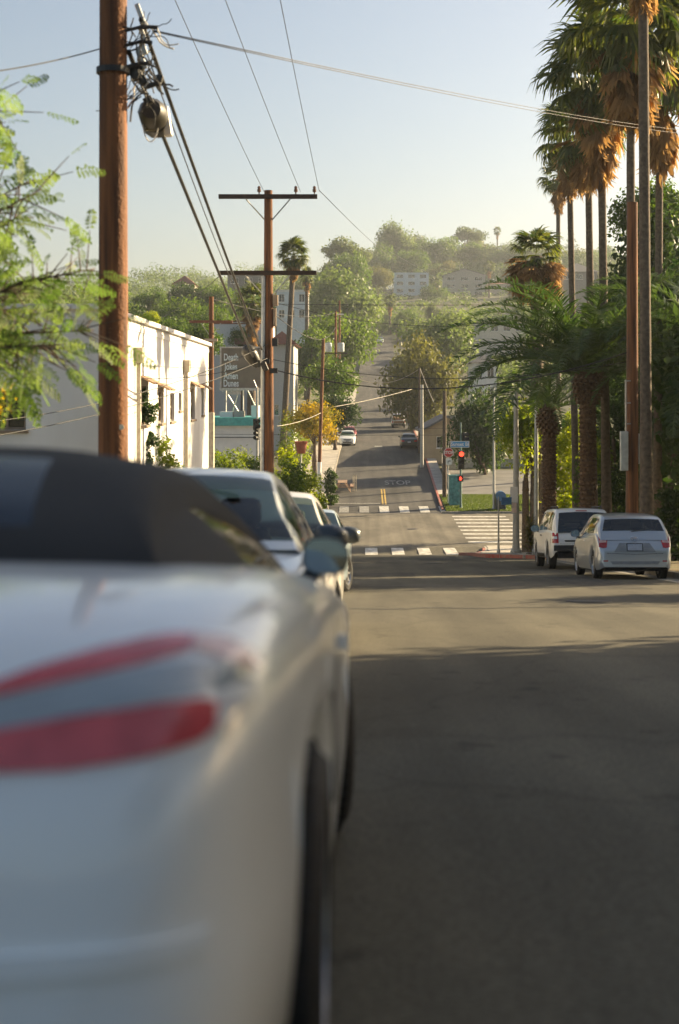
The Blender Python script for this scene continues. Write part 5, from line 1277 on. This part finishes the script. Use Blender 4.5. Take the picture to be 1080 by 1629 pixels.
# houses on the hill
def hill_house(label, pa, pb, pt, Y, dep, wall, roof, rows=2, cols=3, name='house', rot=0, pbase=None, frame=M_WHITE, group=None, bars=1):
    x0, x1 = P(pa, 0, Y).x, P(pb, 0, Y).x; zt = P(0, pt, Y).z; g = min(terr(x0, Y), terr(x1, Y)) - 1.0
    if pbase: g = min(g, P(0, pbase, Y).z)
    W, H = x1-x0, zt-g; hs = []
    cw = W/cols
    for r in range(rows):
        for c in range(cols):
            v1 = H - .7 - r*3.0; v0 = v1 - 1.5
            if v0 > .3: hs.append((c*cw + cw*.22, c*cw + cw*.78, v0, v1))
    return building(name, label, x0, x1, Y, Y+dep, g, zt, wall, front=hs, right=[(dep*.3, dep*.6, H-2.4, H-.9)], left=[(dep*.3, dep*.6, H-2.4, H-.9)], roof=roof, frame_m=frame, bars=bars)
hill_house('blue-grey flat roofed house on the hillside', 627, 682, 434, 600, 12, M_BLUEG, ('flat', M_BLUEG), 3, 3, pbase=490)
hill_house('brown gabled house with white windows under the ridge', 706, 772, 438, 585, 12, M_BROWNW, ('gable', M_SHING, 2.6), 3, 3, pbase=495)
hill_house('grey house adjoining the gabled house', 776, 812, 452, 590, 10, M_BROWNW, ('hip', M_TILE, 1.6), 2, 3, pbase=495)
hill_house('small grey house higher up under the ridge trees', 732, 756, 418, 680, 10, M_SHING, ('hip', M_SHING, 1.6), 1, 2)
hill_house('beige block house below the gabled house', 757, 836, 512, 340, 10, M_CREAM, ('flat', M_TAN), 1, 4, pbase=560)
hill_house('white house half hidden by the date palm fronds', 752, 790, 577, 205, 9, M_WHITE, ('hip', M_SHING, 1.2), 2, 2, pbase=640)
hill_house('grey shingle roofed house behind the squat palm', 893, 950, 432, 420, 12, M_SHING, ('hip', M_SHING, 3.0), 1, 3)
hill_house('pale grey block on the slope beside the green headed palm', 440, 488, 462, 270, 10, M_BLUEG, ('flat', M_WHITE), 2, 3)
hill_house('dark roofed house peeping over the left trees', 276, 308, 452, 330, 9, M_CREAM, ('hip', M_TILE, 2.2), 1, 2)
hill_house('grey flat topped house on the crest above the left trees', 362, 428, 438, 380, 12, M_SHING, ('flat', M_SHING), 1, 3)
# tan bungalow on the far right corner with low walls
Y = 134; g = terr(9, Y)
bn = building('bungalow', 'tan bungalow with pale sloping eave behind the stop sign', P(674, 0, Y).x, P(748, 0, Y).x, Y, Y+12, g-.5, P(0, 686, Y).z, M_TAN, front=[(1.2, 2.4, 1.6, 2.7), (3.6, 4.6, 1.6, 2.7)], left=[(3, 4.4, 1.4, 2.5)], roof=('gable', M_SHING, 1.3))
def lowwall(name, label, pts, h, m, t=.22):
    e = MB(); o = Vector((*pts[0], terr(*pts[0])))
    for (a, b) in zip(pts[:-1], pts[1:]):
        n = 6
        for i in range(n):
            p = Vector(a).lerp(Vector(b), i/n); q = Vector(a).lerp(Vector(b), (i+1)/n); z0, z1 = terr(*p), terr(*q)
            d = (q-p).normalized(); s = Vector((-d.y, d.x))*t/2
            vs = [(p.x-s.x, p.y-s.y, z0-.4), (p.x+s.x, p.y+s.y, z0-.4), (q.x+s.x, q.y+s.y, z1-.4), (q.x-s.x, q.y-s.y, z1-.4), (p.x-s.x, p.y-s.y, z0+h), (p.x+s.x, p.y+s.y, z0+h), (q.x+s.x, q.y+s.y, z1+h), (q.x-s.x, q.y-s.y, z1+h)]
            e.add([Vector(v)-o for v in vs], [(0, 3, 2, 1), (4, 5, 6, 7), (0, 1, 5, 4), (1, 2, 6, 5), (2, 3, 7, 6), (3, 0, 4, 7)])
    b = e.build(name, m); b.location = o; tag(b, label, 'wall'); return b
lowwall('retaining_wall', 'pale concrete retaining wall climbing beside the hill road', [(6.9, 112), (6.9, 124), (7.3, 131)], .9, M_CONC)
lowwall('retaining_wall', 'tan garden wall beside the dark parked sedan', [(6.9, 138), (7.0, 160)], 1.1, M_TAN)
lowwall('block_wall', 'grey block wall in front of the bungalow', [(7.4, 128), (16, 128)], .8, pm('grey_block', (.36, .36, .33), .9))
struct(xstrip('driveway', 7.2, 15, 109.2, 125, .1, pm('grey_driveway', (.14, .135, .125), .9, var=.2, scale=.6)))
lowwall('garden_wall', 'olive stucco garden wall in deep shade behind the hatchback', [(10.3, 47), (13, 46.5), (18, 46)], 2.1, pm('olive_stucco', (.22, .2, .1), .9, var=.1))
lowwall('garden_wall', 'low tan wall along the boulevard beyond the crosswalk', [(12, 103), (30, 103)], .8, M_TAN)

# ------------------------------------------------------------------ poles, wires, signals, signs
def pole(label, X, Y, zt, r0, r1, m=M_WOOD, arms=(), lean=0, name='utility_pole', base=None, foot=None):
    g = ground_z(X, Y) if base is None else base; e = thing(name, label, 'utility pole', (X, Y, g))
    H = zt-g; n = 12
    MB().tube([(lean*(i/n), 0, -.3 + (H+.3)*i/n) for i in range(n+1)], [r0+(r1-r0)*i/n for i in range(n+1)], 16).build('post', m, e, smooth=True)
    for (z, x0, x1, ins, am, dy) in arms:
        zl = z-g; lx = lean*zl/H
        a = MB(); a.bb(x0+lx, x1+lx, dy-.06, dy+.06, zl-.06, zl+.06); ao = a.build('crossarm', am, e)
        for sx in (x0*.45, x1*.45):
            MB().tube([(lx+sx, dy, zl-.07), (lx, 0, zl-.75)], .02, 5).build('brace', M_STEEL, e)
        for x in ins:
            i_ = MB(); i_.lathe([(.015, zl+.06), (.02, zl+.12), (.05, zl+.13), (.055, zl+.2), (.03, zl+.22), (.05, zl+.24), (.03, zl+.29), (.001, zl+.3)], 10, 'z', (x+lx, dy, 0)); i_.build('insulator', pm('insulator_glaze', (.16, .08, .05), .25), e)
    if foot: MB().tube([(0, 0, 0), (lean*foot/H, 0, foot)], [r0+.012, r0+.01], 16, False).build('painted_foot', M_WHITE, e)
    return e
M_ARM = pm('dark_crossarm', (.06, .035, .022), .85, c2=(.03, .02, .014), scale=10)
GP = lambda Y: hz(Y) + .136
p1 = pole('thick brown wooden pole crossed by feathery branches', -2.645, 15, 7.6, .165, .135, arms=[(6.5, -1.0, 1.45, (-.5, .2, 1.25), M_ARM, -.2)], base=GP(15))
st = MB(); st.box((.06, -.145, .32+ (P(0, 590, 15).z - GP(15)) - .32), (.012, .012, .05)) 
tgm = MB(); tgm.lathe([(.001, -.004), (.03, -.004), (.03, .004), (.001, .004)], 12, 'y', (.105, -.125, P(0, 679, 15).z-GP(15))); tgm.build('reflector_tag', pm('pale_tag', (.8, .75, .6), .3), p1)
zb = GP(15)
for k, (py, l) in enumerate(((42, .36), (66, .3), (100, .3))):
    br = MB(); br.tube([(.1, -.05, P(0, py+10, 15).z-zb), (.14+l*.5, 0, P(0, py, 15).z-zb), (.1+l, .05, P(0, py, 15).z-zb)], [.018, .02, .025], 6); br.build('bracket', M_CABLE, p1)
ring = MB(); ring.lathe([(.17, -.03), (.178, -.03), (.178, .03), (.17, .03)], 20, 'z', (0, 0, P(0, 113, 15).z-zb)); ring.build('clamp_band', M_BLACK, p1)
p2 = pole('brown pole with two long crossarms beside the hedge', -2.69, 40, P(0, 303, 40).z, .17, .115, arms=[(P(0, 314, 40).z, -1.38, 1.38, (-.25, .78, 1.3), M_ARM, -.16), (P(0, 435, 40).z, -1.40, 1.36, (), M_ARM, -.17)], base=GP(40))
cz = GP(40)
MB().tube([(-.2, -.13, 0), (-.17, -.13, 2.5), (-.13, -.12, P(0, 440, 40).z-cz)], .055, 8).build('conduit', pm('conduit_grey', (.46, .47, .45), .5), p2)
jb = MB()
for (px, py, w, h) in ((438, 545, .16, .22), (424, 575, .2, .14), (436, 590, .22, .14)): jb.box(((px-VX)/F*40+2.69, -.18, P(0, py, 40).z-cz), (w, .16, h))
jb.build('junction_box', M_BLACK, p2)
jb2 = MB(); jb2.box((.2, -.02, P(0, 478, 40).z-cz), (.14, .2, .3)); jb2.box((.18, -.02, P(0, 505, 40).z-cz), (.08, .14, .5)); jb2.build('meter_box', pm('weathered_box', (.3, .22, .15), .8), p2)
pole('brown pole with reddish crossarm at the end of the white building', P(336, 0, 66).x, 66, P(0, 472, 66).z, .15, .11, arms=[(P(0, 512, 66).z, -1.0, 1.0, (), pm('rusty_arm', (.2, .08, .045), .85), -.13), (P(0, 541, 66).z, -.3, .3, (), pm('pale_arm', (.5, .38, .28), .8), -.13)], base=hz(66)+.0)
pole('slim brown pole with white painted foot by the picnic table', P(506, 0, 104).x, 104, P(0, 538, 104).z, .15, .11, lean=.38, base=hz(104)+.13, foot=3.0)
tp = pole('distant pole carrying two grey transformer cans', P(534, 0, 150).x, 150, P(0, 495, 150).z, .16, .11, arms=[(P(0, 562, 150).z, -1.2, 1.2, (), M_ARM, -.15)])
g = ground_z(P(534, 0, 150).x, 150)
for dx in (-.75, .55):
    c = MB(); z = P(0, 553, 150).z-g; c.lathe([(.001, z-.45), (.33, z-.45), (.36, z-.3), (.36, z+.4), (.3, z+.5), (.001, z+.52)], 16, 'z', (dx, -.3, 0)); c.build('transformer', pm('transformer_grey', (.45, .5, .5), .5), tp)
pole('slender pole with pale boxes standing behind the transformer pole', P(540, 0, 168).x, 168, P(0, 478, 168).z, .15, .1, arms=[(P(0, 500, 168).z, -.5, .5, (), M_WHITE, -.13)])
pole('grey weathered pole beside the stop sign', P(707, 0, 107).x, 107, P(0, 622, 107).z, .17, .13, M_WOODG, base=hz(107)+.1)
pole('light concrete pole with dark lower half at the bungalow', P(671, 0, 128).x, 128, P(0, 612, 128).z, .17, .13, M_GPOLE)
pole('dark thin pole in front of the brownish tree', P(667, 0, 140).x, 140, P(0, 585, 140).z, .12, .1, M_WOODG)
bp = pole('reddish brown pole with grey service boxes beside the palm trunk', 7.21, 38.2, P(0, 322, 38.2).z, .17, .14, base=KG(0, 38.2))
bzz = KG(0, 38.2)
for (px, pt, pb, w, y) in ((990.5, 686, 748, .2, -.2), (1017, 690, 738, .16, .05)):
    b = MB(); b.bb((px-VX)/F*38.2-7.21-w/2, (px-VX)/F*38.2-7.21+w/2, y-.09, y+.09, P(0, pb, 38.2).z-bzz, P(0, pt, 38.2).z-bzz); b.build('service_box', pm('pale_grey_box', (.46, .47, .42), .5), bp, bevel=.012)
b = MB(); b.tube([(-.21, -.19, P(0, 686, 38.2).z-bzz), (-.21, -.17, P(0, 604, 38.2).z-bzz)], .025, 6); b.build('conduit', M_STEEL, bp)
for py in (606, 641, 674): MB().box((-.16, -.17, P(0, py, 38.2).z-bzz), (.16, .03, .03)).build('standoff', M_STEEL, bp)
# beige pillar near the boulevard corner
pl = thing('sign_pillar', 'square beige pillar with a dark slot at the end of the white wall', 'pillar', (P(329, 0, 60).x, 60, hz(60)))
zt = P(0, 655, 60).z - hz(60)
pb_ = MB(); pb_.bb(-.3, -.06, -.2, .2, -.3, zt); pb_.bb(.05, .3, -.2, .2, -.3, zt-.03); pb_.build('shaft', pm('beige_render', (.48, .42, .33), .85), pl)
MB().bb(-.058, .048, -.1, .1, -.3, zt-.1).build('slot', M_BLACK, pl)

# street lamp posts, signals
def metal_post(label, X, Y, ztop, r, base, m=M_GPOLE, name='lamp_post', cat='lamp post', arm=None):
    e = thing(name, label, cat, (X, Y, base)); H = ztop-base
    MB().tube([(0, 0, -.2), (0, 0, H*.5), (0, 0, H)], [r*1.25, r, r*.75], 12).build('post', m, e, smooth=True)
    MB().lathe([(r*2.0, -.1), (r*2.0, .12), (r*1.4, .2), (r*1.25, .4)], 12, 'z').build('base', m, e)
    if arm: MB().tube([(0, 0, H-.1), *[tuple(Vector(a)-Vector((X, Y, base))) for a in arm]], r*.5, 8).build('arm', m, e)
    return e
lp = metal_post('grey concrete lamp post with stacked parking signs on the corner', 6.2, 58, P(0, 620, 58).z, .115, hz(58)+.15)
def plate(parent, c, w, h, m, name, t=.012, rot=0):
    b = MB(); b.box((0, 0, 0), (w, t, h)); o = b.build(name, m, parent); o.location = c; o.rotation_euler = (0, 0, rot); return o
for (pt, pb, wpx, m) in ((774, 799, 12, M_WHITE), (799.5, 815, 8, pm('pinkish_sign', (.66, .52, .46), .6))):
    plate(lp, ((817-VX)/F*58-6.2, -.16, P(0, (pt+pb)/2, 58).z-hz(58)-.15), wpx/F*58, (pb-pt)/F*58, m, 'parking_sign')
np_ = metal_post('slim galvanised post carrying a blue sign on the corner kerb', P(793, 0, 57.5).x, 57.5, P(0, 790, 57.5).z, .035, hz(57.5)+.15, M_STEEL, 'sign_post', 'sign post')
plate(np_, (.32, .0, P(0, 797, 57.5).z-hz(57.5)-.15), .5, .3, pm('blue_sign', (.07, .2, .42), .5), 'sign_plate', .012, .5)
metal_post('grey post standing between the palm trunks', P(853, 0, 66).x, 66, P(0, 628, 66).z, .1, hz(66)+.15, M_STEEL)
metal_post('tall thin grey post in front of the billboard', P(352, 0, 80).x - .2, 77.2, P(0, 612, 77.2).z, .07, hz(77)+.13, M_STEEL)

def signal_head(parent, c, lit=0, n=3, s=1.0, facing=0):
    h = MB(); h.bb(-.17*s, .17*s, -.1*s, .12*s, -.17*n*s, .17*n*s); o = h.build('signal_head', pm('signal_black', (.012, .014, .012), .6), parent, bevel=.02)
    o.location = c; o.rotation_euler = (0, 0, facing)
    for i in range(n):
        z = (.34*(n-1)/2 - .34*i)*s
        l_ = MB(); l_.lathe([(.001, -.14*s), (.09*s, -.13*s), (.135*s, -.1*s)], 16, 'y', (0, 0, z))
        l_.build('lens', pm('red_signal', (.8, .08, .04), .4, emit=((1, .045, .02), 1.6)) if i == lit else pm('dark_lens', (.03, .03, .02), .3), o)
        v = MB(); v.lathe([(.15*s, -.34*s), (.15*s, -.1*s)], 16, 'y', (0, 0, z)); v.build('visor', MATS['signal_black'], o)
    return o
zc = hz(101)+.13
sx = P(733, 0, 101).x
sp = metal_post('green traffic signal post on the far corner lawn', sx, 101, P(0, 672, 101).z, .07, hz(101)+.1, pm('green_post', (.12, .2, .17), .6), 'traffic_signal', 'traffic light')
signal_head(sp, (.02, -.25, P(0, 731, 101).z-zc), 0, 3, 1.25)
signal_head(sp, (.25, -.05, P(0, 694, 101).z-zc), 9, 2, .9, 1.2)
sg = plate(sp, (-.08, -.18, P(0, 706, 101).z-zc), 1.34, .46, pm('street_sign_blue', (.10, .32, .58), .4), 'street_name_sign', .03)
bd = MB()
for (x0, x1, z0, z1) in ((-.67, .67, .19, .23), (-.67, .67, -.23, -.19), (-.67, -.63, -.19, .19), (.63, .67, -.19, .19)): bd.bb(x0, x1, -.022, -.017, z0, z1)
bd.build('sign_border', M_WHITE, sg)
o = link('lettering', text_mesh('Sunset Bl', .34, pm('white_print', (.8, .78, .74), .6), 'lettering', .002, .004), sg); o.rotation_euler = (math.pi/2, 0, 0); o.location = (0, -.021, 0)
ped = MB(); ped.bb(-.2, .2, -.1, .1, -.22, .22); po = ped.build('pedestrian_signal', MATS['signal_black'], sp, bevel=.02); po.location = (-.05, -.3, P(0, 760, 101).z-zc)
hn = MB()      # raised red hand
hn.bb(-.06, .06, -.125, -.115, -.12, 0)
for i, hh in enumerate((.09, .12, .13, .1)): hn.bb(-.06+i*.031, -.06+i*.031+.024, -.125, -.115, .003, hh)
hn.box((.085, -.12, -.03), (.03, .01, .1), Matrix.Rotation(.5, 3, 'Y')); hn.build('hand_symbol', pm('red_signal', (.8, .08, .04)), po)
cab = thing('signal_cabinet', 'teal painted utility cabinet in the grass behind the signal post', 'cabinet', (P(725.5, 0, 102.6).x - .1, 102.6, hz(102.6)+.05))
hh = P(0, 757, 102.6).z - hz(102.6)-.05
MB().bb(-.42, .42, -.3, .3, 0, hh).build('housing', pm('teal_cabinet', (.10, .30, .29), .5, c2=(.03, .12, .13), scale=4), cab, bevel=.03)
MB().bb(-.46, .46, -.34, .34, hh+.002, hh+.06).build('lid', pm('teal_cabinet', (.1, .3, .29)), cab)
dr = MB(); dr.bb(-.36, .36, -.325, -.302, .15, hh-.1); do = dr.build('door', pm('teal_door', (.13, .36, .34), .5, c2=(.04, .14, .15), scale=5), cab); MB().bb(.26, .3, -.35, -.327, hh*.5, hh*.5+.14).build('handle', M_STEEL, do)
ss = metal_post('stop sign post with a small white plate on the far corner', P(713, 0, 103.5).x, 103.5, P(0, 708, 103.5).z, .035, hz(103.5)+.1, M_STEEL, 'stop_sign', 'stop sign')
zz = hz(103.5)+.1
oc = MB(); oc.prism([(.38*math.cos(math.radians(22.5+45*i)), .38*math.sin(math.radians(22.5+45*i))) for i in range(8)], 'y', -.07, -.055); so = oc.build('sign_face', pm('stop_red', (.55, .04, .03), .45), ss); so.location = (.02, 0, P(0, 720, 103.5).z-zz)
bo = MB()
for i in range(8):
    a0, a1 = math.radians(22.5+45*i), math.radians(67.5+45*i)
    bo.add([(r*math.cos(a), -.075, r*math.sin(a)) for r, a in ((.34, a0), (.375, a0), (.375, a1), (.34, a1))], [(0, 1, 2, 3)])
bo.build('sign_border', M_WHITE, so)
o = link('lettering', text_mesh('STOP', .30, M_WHITE, 'lettering', .002, .008), so); o.rotation_euler = (math.pi/2, 0, 0); o.location = (0, -.077, 0)
pt_ = plate(ss, (.04, -.06, P(0, 734, 103.5).z-zz), .42, .46, M_WHITE, 'turn_plate')
ar = MB(); ar.box((-.06, -.01, -.06), (.05, .008, .2)); ar.box((.01, -.01, .03), (.16, .008, .05)); ar.prism([(.06, -.03), (.15, .03), (.06, .09)], 'y', -.014, -.006); ar.build('arrow_symbol', M_BLACK, pt_)
# corner signal on the near left
ls = metal_post('signal post with curved arm in front of the billboard', P(409, 0, 77).x, 77, P(0, 616, 77).z, .075, hz(77)+.13, M_STEEL, 'traffic_signal', 'traffic light', arm=[P(406, 612, 77), P(403, 605, 77)])
signal_head(ls, (-.05, -.25, P(0, 674, 77).z-hz(77)-.13), 9, 2, .8, .6); signal_head(ls, (.02, -.25, P(0, 689, 77).z-hz(77)-.13), 9, 3, .7, -.5)
# street light luminaire arm on the far right
metal_post('street light with flat cobra head over the boulevard', P(757, 0, 100).x+1.3, 100.4, P(0, 615, 100.4).z, .08, hz(100)+.13, M_STEEL, arm=[P(765, 612, 100.2), P(745, 615, 100)])
mlb = thing('post_box', 'dark collection box on the pavement across the boulevard', 'box', (P(797, 0, 100).x, 100.3, hz(100)+.13))
MB().bb(-.35, .35, -.3, .3, 0, 1.0).build('body', pm('box_dark', (.03, .04, .05), .5), mlb, bevel=.05)
hd = MB(); hd.lathe([(.35, -.33), (.35, .33)], 20, 'y', (0, 0, 1.0), True); hd.build('hood', pm('box_blue', (.06, .16, .30), .5), mlb)

# planter
pn = thing('hanging_planter', 'terracotta pot hanging by the bright creeper', 'planter', P(479, 712, 72))
MB().lathe([(.001, -.3), (.2, -.3), (.3, .22), (.34, .24), (.34, .32), (.28, .3)], 18, 'z').build('pot', pm('terracotta', (.36, .12, .07), .8), pn)
pnb = MB(); pnb.tube([(0, 0, -.3), (0, 0, hz(72) - P(479, 712, 72).z)], .04, 6); pnb.build('stand', M_STEEL, pn)
# picnic table standing in the hill road
pt = thing('picnic_table', 'brown wooden picnic table with benches at the edge of the hill road', 'picnic table', (P(545, 0, 112).x, 112, hz(112)), (math.atan(slope(112)), 0, 0))
M_PLANK = pm('picnic_plank', (.40, .27, .19), .8, c2=(.28, .17, .11), scale=5)
for i in range(5): MB().bb(-.36+i*.146, -.36+i*.146+.136, -.9, .9, .72, .76).build('table_plank', M_PLANK, pt)
for s in (-1, 1):
    for i in range(2): MB().bb(s*.74-.135+i*.14, s*.74-.135+i*.14+.13, -.9, .9, .43, .47).build('bench_plank', M_PLANK, pt)
for y in (-.65, .65):
    for s in (-1, 1): MB().tube([(s*.18, y, .72), (s*.62, y, 0)], .05, 4).build('leg', M_PLANK, pt)
    MB().bb(-.86, .86, y-.02, y+.02, .34, .43).build('bench_beam', M_PLANK, pt)
cone = thing('parklet_rail', 'whitish upright rail panel beside the picnic table', 'rail', (P(564, 0, 112).x, 112, hz(112)))
for k in range(3): MB().tube([(-.12+k*.12, 0, -.05), (-.12+k*.12, 0, 1.25)], .022, 6).build('upright', M_WIREL, cone)
for z in (.3, .75, 1.2): MB().tube([(-.14, -.003, z), (.14, -.003, z)], .018, 6).build('rail_bar', M_WIREL, cone)
# white stones at the foot of the pole
tag(MB().box((P(517, 0, 101).x, 100.8, hz(101)+.45), (.5, .5, .8), None, .7).build('concrete_block', M_CONC, None, bevel=.06), 'pale concrete block at the pavement end by the white footed pole', 'block')

# ---- wires
def wire(label, a, b, sag, r=.012, m=M_CABLE, n=14, name='overhead_wire', group=None):
    a, b = Vector(a), Vector(b); pts = []
    for i in range(n+1):
        t = i/n; p = a.lerp(b, t); p.z -= 4*sag*t*(1-t); pts.append(p - a)
    o = MB().tube(pts, r, 5).build(name, m, None, smooth=True, fix=False); o.location = a
    return tag(o, label, 'wire', group)
TA = P(0, 305, 40).z
for (x2, px, tx) in ((420, -3.15, 'left end'), (478, -2.44, 'middle'), (508, -1.39, 'right end')):
    wire('thin power line running to the %s insulator of the upper crossarm' % tx, (px, 14.8, 6.85), P(x2, 305, 39.84), .12, .007)
wire('thick black cable from the splice case to the crossarm pole', P(205, 82, 15), P(404, 572, 39.7), .0, .028, name='overhead_cable')
wire('thick black cable running beside the splice cable', P(224, 30, 15), P(416, 556, 39.7), .06, .026, name='overhead_cable')
wire('slack thin drop wire hanging along the two thick cables', P(225, 60, 15), P(420, 560, 39.6), .25, .008)
for k, dy in enumerate((0, 6)):
    wire(('upper' if k == 0 else 'lower') + ' of the paired wires crossing the sky to the palms', P(243, 48+dy*.3, 15), P(1190, 212+dy, 66), .3, .006)
wire('single wire leaving the thick pole over the feathery tree', P(158, 78, 15), P(-120, 125, 13), .05, .007)
wire('drop wire crossing the shaded wall, higher one', P(-60, 676, 27), P(425, 548, 39.8), .35, .010)
wire('drop wire crossing the shaded wall, lower one', P(-60, 702, 27), P(425, 570, 39.8), .25, .010)
wire('drop wire fixed to the wall of the white building', P(190, 600, 37), P(420, 575, 39.7), .2, .008)
wire('heavy dark cable sagging across the street between the poles', P(434, 588, 40), P(1000, 560, 38.2), .75, .018)
wire('second dark cable sagging lower across the street', P(434, 572, 40), P(1000, 575, 38.2), .5, .010)
wire('long dark wire sagging across the foot of the hill', P(440, 482, 100), P(1010, 470, 100), 1.9, .02)
wire('straight wire strung level along the boulevard', P(336, 482, 100), P(1000, 482, 100), .15, .02)
wire('level wire low across the hill road', P(300, 690, 99.5), P(900, 690, 99.5), .1, .016)
wire('second level wire just above the low one', P(560, 680, 99.6), P(900, 678, 99.6), .1, .012)
wire('pale sunlit cable from the slim pole to the dark thin pole', P(526, 648, 128), P(656, 619, 139), .12, .028, M_WIREL)
wire('pale sunlit cable sagging up to the tall dark pole', P(550, 592, 148), P(668, 586, 140), 1.3, .028, M_WIREL)
wire('pale sunlit cable rising to the slim white footed pole', P(440, 678, 90), P(510, 657, 103.8), .15, .022, M_WIREL)
wire('short pale guy wire falling from the dark thin pole', P(668, 586, 140), P(690, 640, 132), .1, .025, M_WIREL)
wire('dark wire from the transformer pole over the far trees', P(534, 497, 150), P(336, 475, 66), .6, .015)
wire('thin line from the lower crossarm to the left trees', P(357, 432, 39.8), P(190, 520, 70), .5, .010)
wire('diagonal thin wire climbing past the hillside houses', P(620, 400, 520), P(840, 515, 300), .5, .05, M_WIREL)
wire('thin wire trailing off beyond the upper crossarm', P(508, 303, 40), P(640, 420, 150), .3, .010)
wire('dark wire looping between crossarm and far pole', P(436, 500, 40), P(534, 520, 150), 1.0, .015)

# splice cases and loose loops on the cable by the thick pole
sc = thing('splice_case', 'dark ribbed cable splice case with white box hanging from the cable', 'splice case', P(246, 190, 15.9))
ax = (P(262, 232, 17.2) - P(236, 158, 15.5)).normalized()
q = ax.to_track_quat('Z', 'Y').to_matrix()
b = MB(); b.lathe([(.001, -.29), (.1, -.28), (.145, -.2), (.15, -.06), (.135, -.05), (.135, -.03), (.15, -.02), (.15, .14), (.13, .16), (.1, .25), (.001, .27)], 10, 'z'); cs = b.build('case', pm('splice_black', (.03, .027, .02), .45), sc, smooth=True); cs.rotation_euler = q.to_euler(); cs.scale = (1.1, 1.1, 1.3)
b = MB(); b.box((.13, .02, -.02), (.09, .12, .34), Matrix.Rotation(-.15, 3, 'Y')); b.build('white_box', pm('white_plastic', (.75, .72, .66), .4), sc, bevel=.02)
b = MB(); b.box((-.02, -.13, .1), (.1, .05, .15)); b.box((-.03, -.12, -.1), (.12, .05, .1)); b.build('cover_plate', pm('olive_plate', (.12, .11, .05), .5), sc, bevel=.01)
lo = MB(); rr = random.Random(8)
lo.tube([Vector((.18*math.cos(t)*.5-.02, -.17, .26*math.sin(t) - .02)) for t in np.linspace(2.2, 7.0, 20)], .007, 5); lo.build('white_loop', pm('white_plastic', (.75, .72, .66)), sc)
s2 = thing('cable_terminal', 'tangle of black terminals and loose wires beside the thick pole', 'cable terminal', P(220, 115, 15.1))
b = MB()
for (px, py, w, h, d) in ((216, 116, .13, .15, .12), (222, 112, .07, .1, .1), (228, 128, .08, .1, .1), (254, 125, .07, .08, .07), (236, 160, .1, .08, .08), (243, 135, .18, .05, .05)):
    b.box(P(px, py, 15.1)-P(220, 115, 15.1), (w, d, h), Matrix.Rotation(rr.uniform(-.6, .6), 3, 'Y'))
b.build('terminal_block', pm('splice_black', (.03, .027, .02)), s2, bevel=.012)
b = MB()
for (px, py, l) in ((223, 22, .22), (227, 55, .2), (225, 92, .24), (228, 75, .16)): b.box(P(px, py, 15.05)-P(220, 115, 15.1), (.05, .05, l), Matrix.Rotation(-.35, 3, 'Y'))
b.build('silver_clip', M_STEEL, s2, bevel=.01)
for k in range(46):
    x0, y0 = rr.uniform(208, 250), rr.uniform(10, 160); L = rr.uniform(25, 70)
    pts = []; px, py, yy = x0, y0, rr.uniform(14.9, 15.3); ang = rr.uniform(.6, 2.4)
    for i in range(9):
        pts.append(P(px, py, yy)-P(220, 115, 15.1)); ang += rr.uniform(-.55, .55); px += math.cos(ang)*L/8; py += math.sin(ang)*L/8
    MB().tube(pts, rr.choice([.005, .007, .010]), 4).build('loose_wire', M_CABLE if k % 6 else pm('white_plastic', (.75, .72, .66)), s2)
c2 = thing('splice_case', 'rounded black splice case at the end of the cable by the crossarm pole', 'splice case', P(400, 566, 39.3))
b = MB(); b.lathe([(.001, -.36), (.1, -.34), (.16, -.2), (.2, 0), (.19, .22), (.1, .32), (.001, .34)], 12, 'z'); o = b.build('case', MATS['splice_black'], c2, smooth=True); o.rotation_euler = (.3, -.55, 0)
b = MB(); b.box((.36, 0, -.3), (.16, .18, .26), Matrix.Rotation(-.4, 3, 'Y')); b.box((.2, 0, -.22), (.1, .14, .2)); b.build('terminal_block', MATS['splice_black'], c2, bevel=.02)

# ------------------------------------------------------------------ air
hzb = MB(); hzb.bb(-440, 440, -58, 1160, -12, 100)
hm = bpy.data.materials.new('haze'); hm.use_nodes = True; n = hm.node_tree.nodes; n.clear()
out = n.new('ShaderNodeOutputMaterial'); pv = n.new('ShaderNodeVolumePrincipled'); pv.inputs['Color'].default_value = (.86, .92, 1.0, 1)
pv.inputs['Density'].default_value = .00022; pv.inputs['Anisotropy'].default_value = .5
hm.node_tree.links.new(pv.outputs[0], out.inputs['Volume'])
tag(hzb.build('haze', hm, None), 'thin pale evening haze hanging over the whole valley', 'haze', kind='stuff')
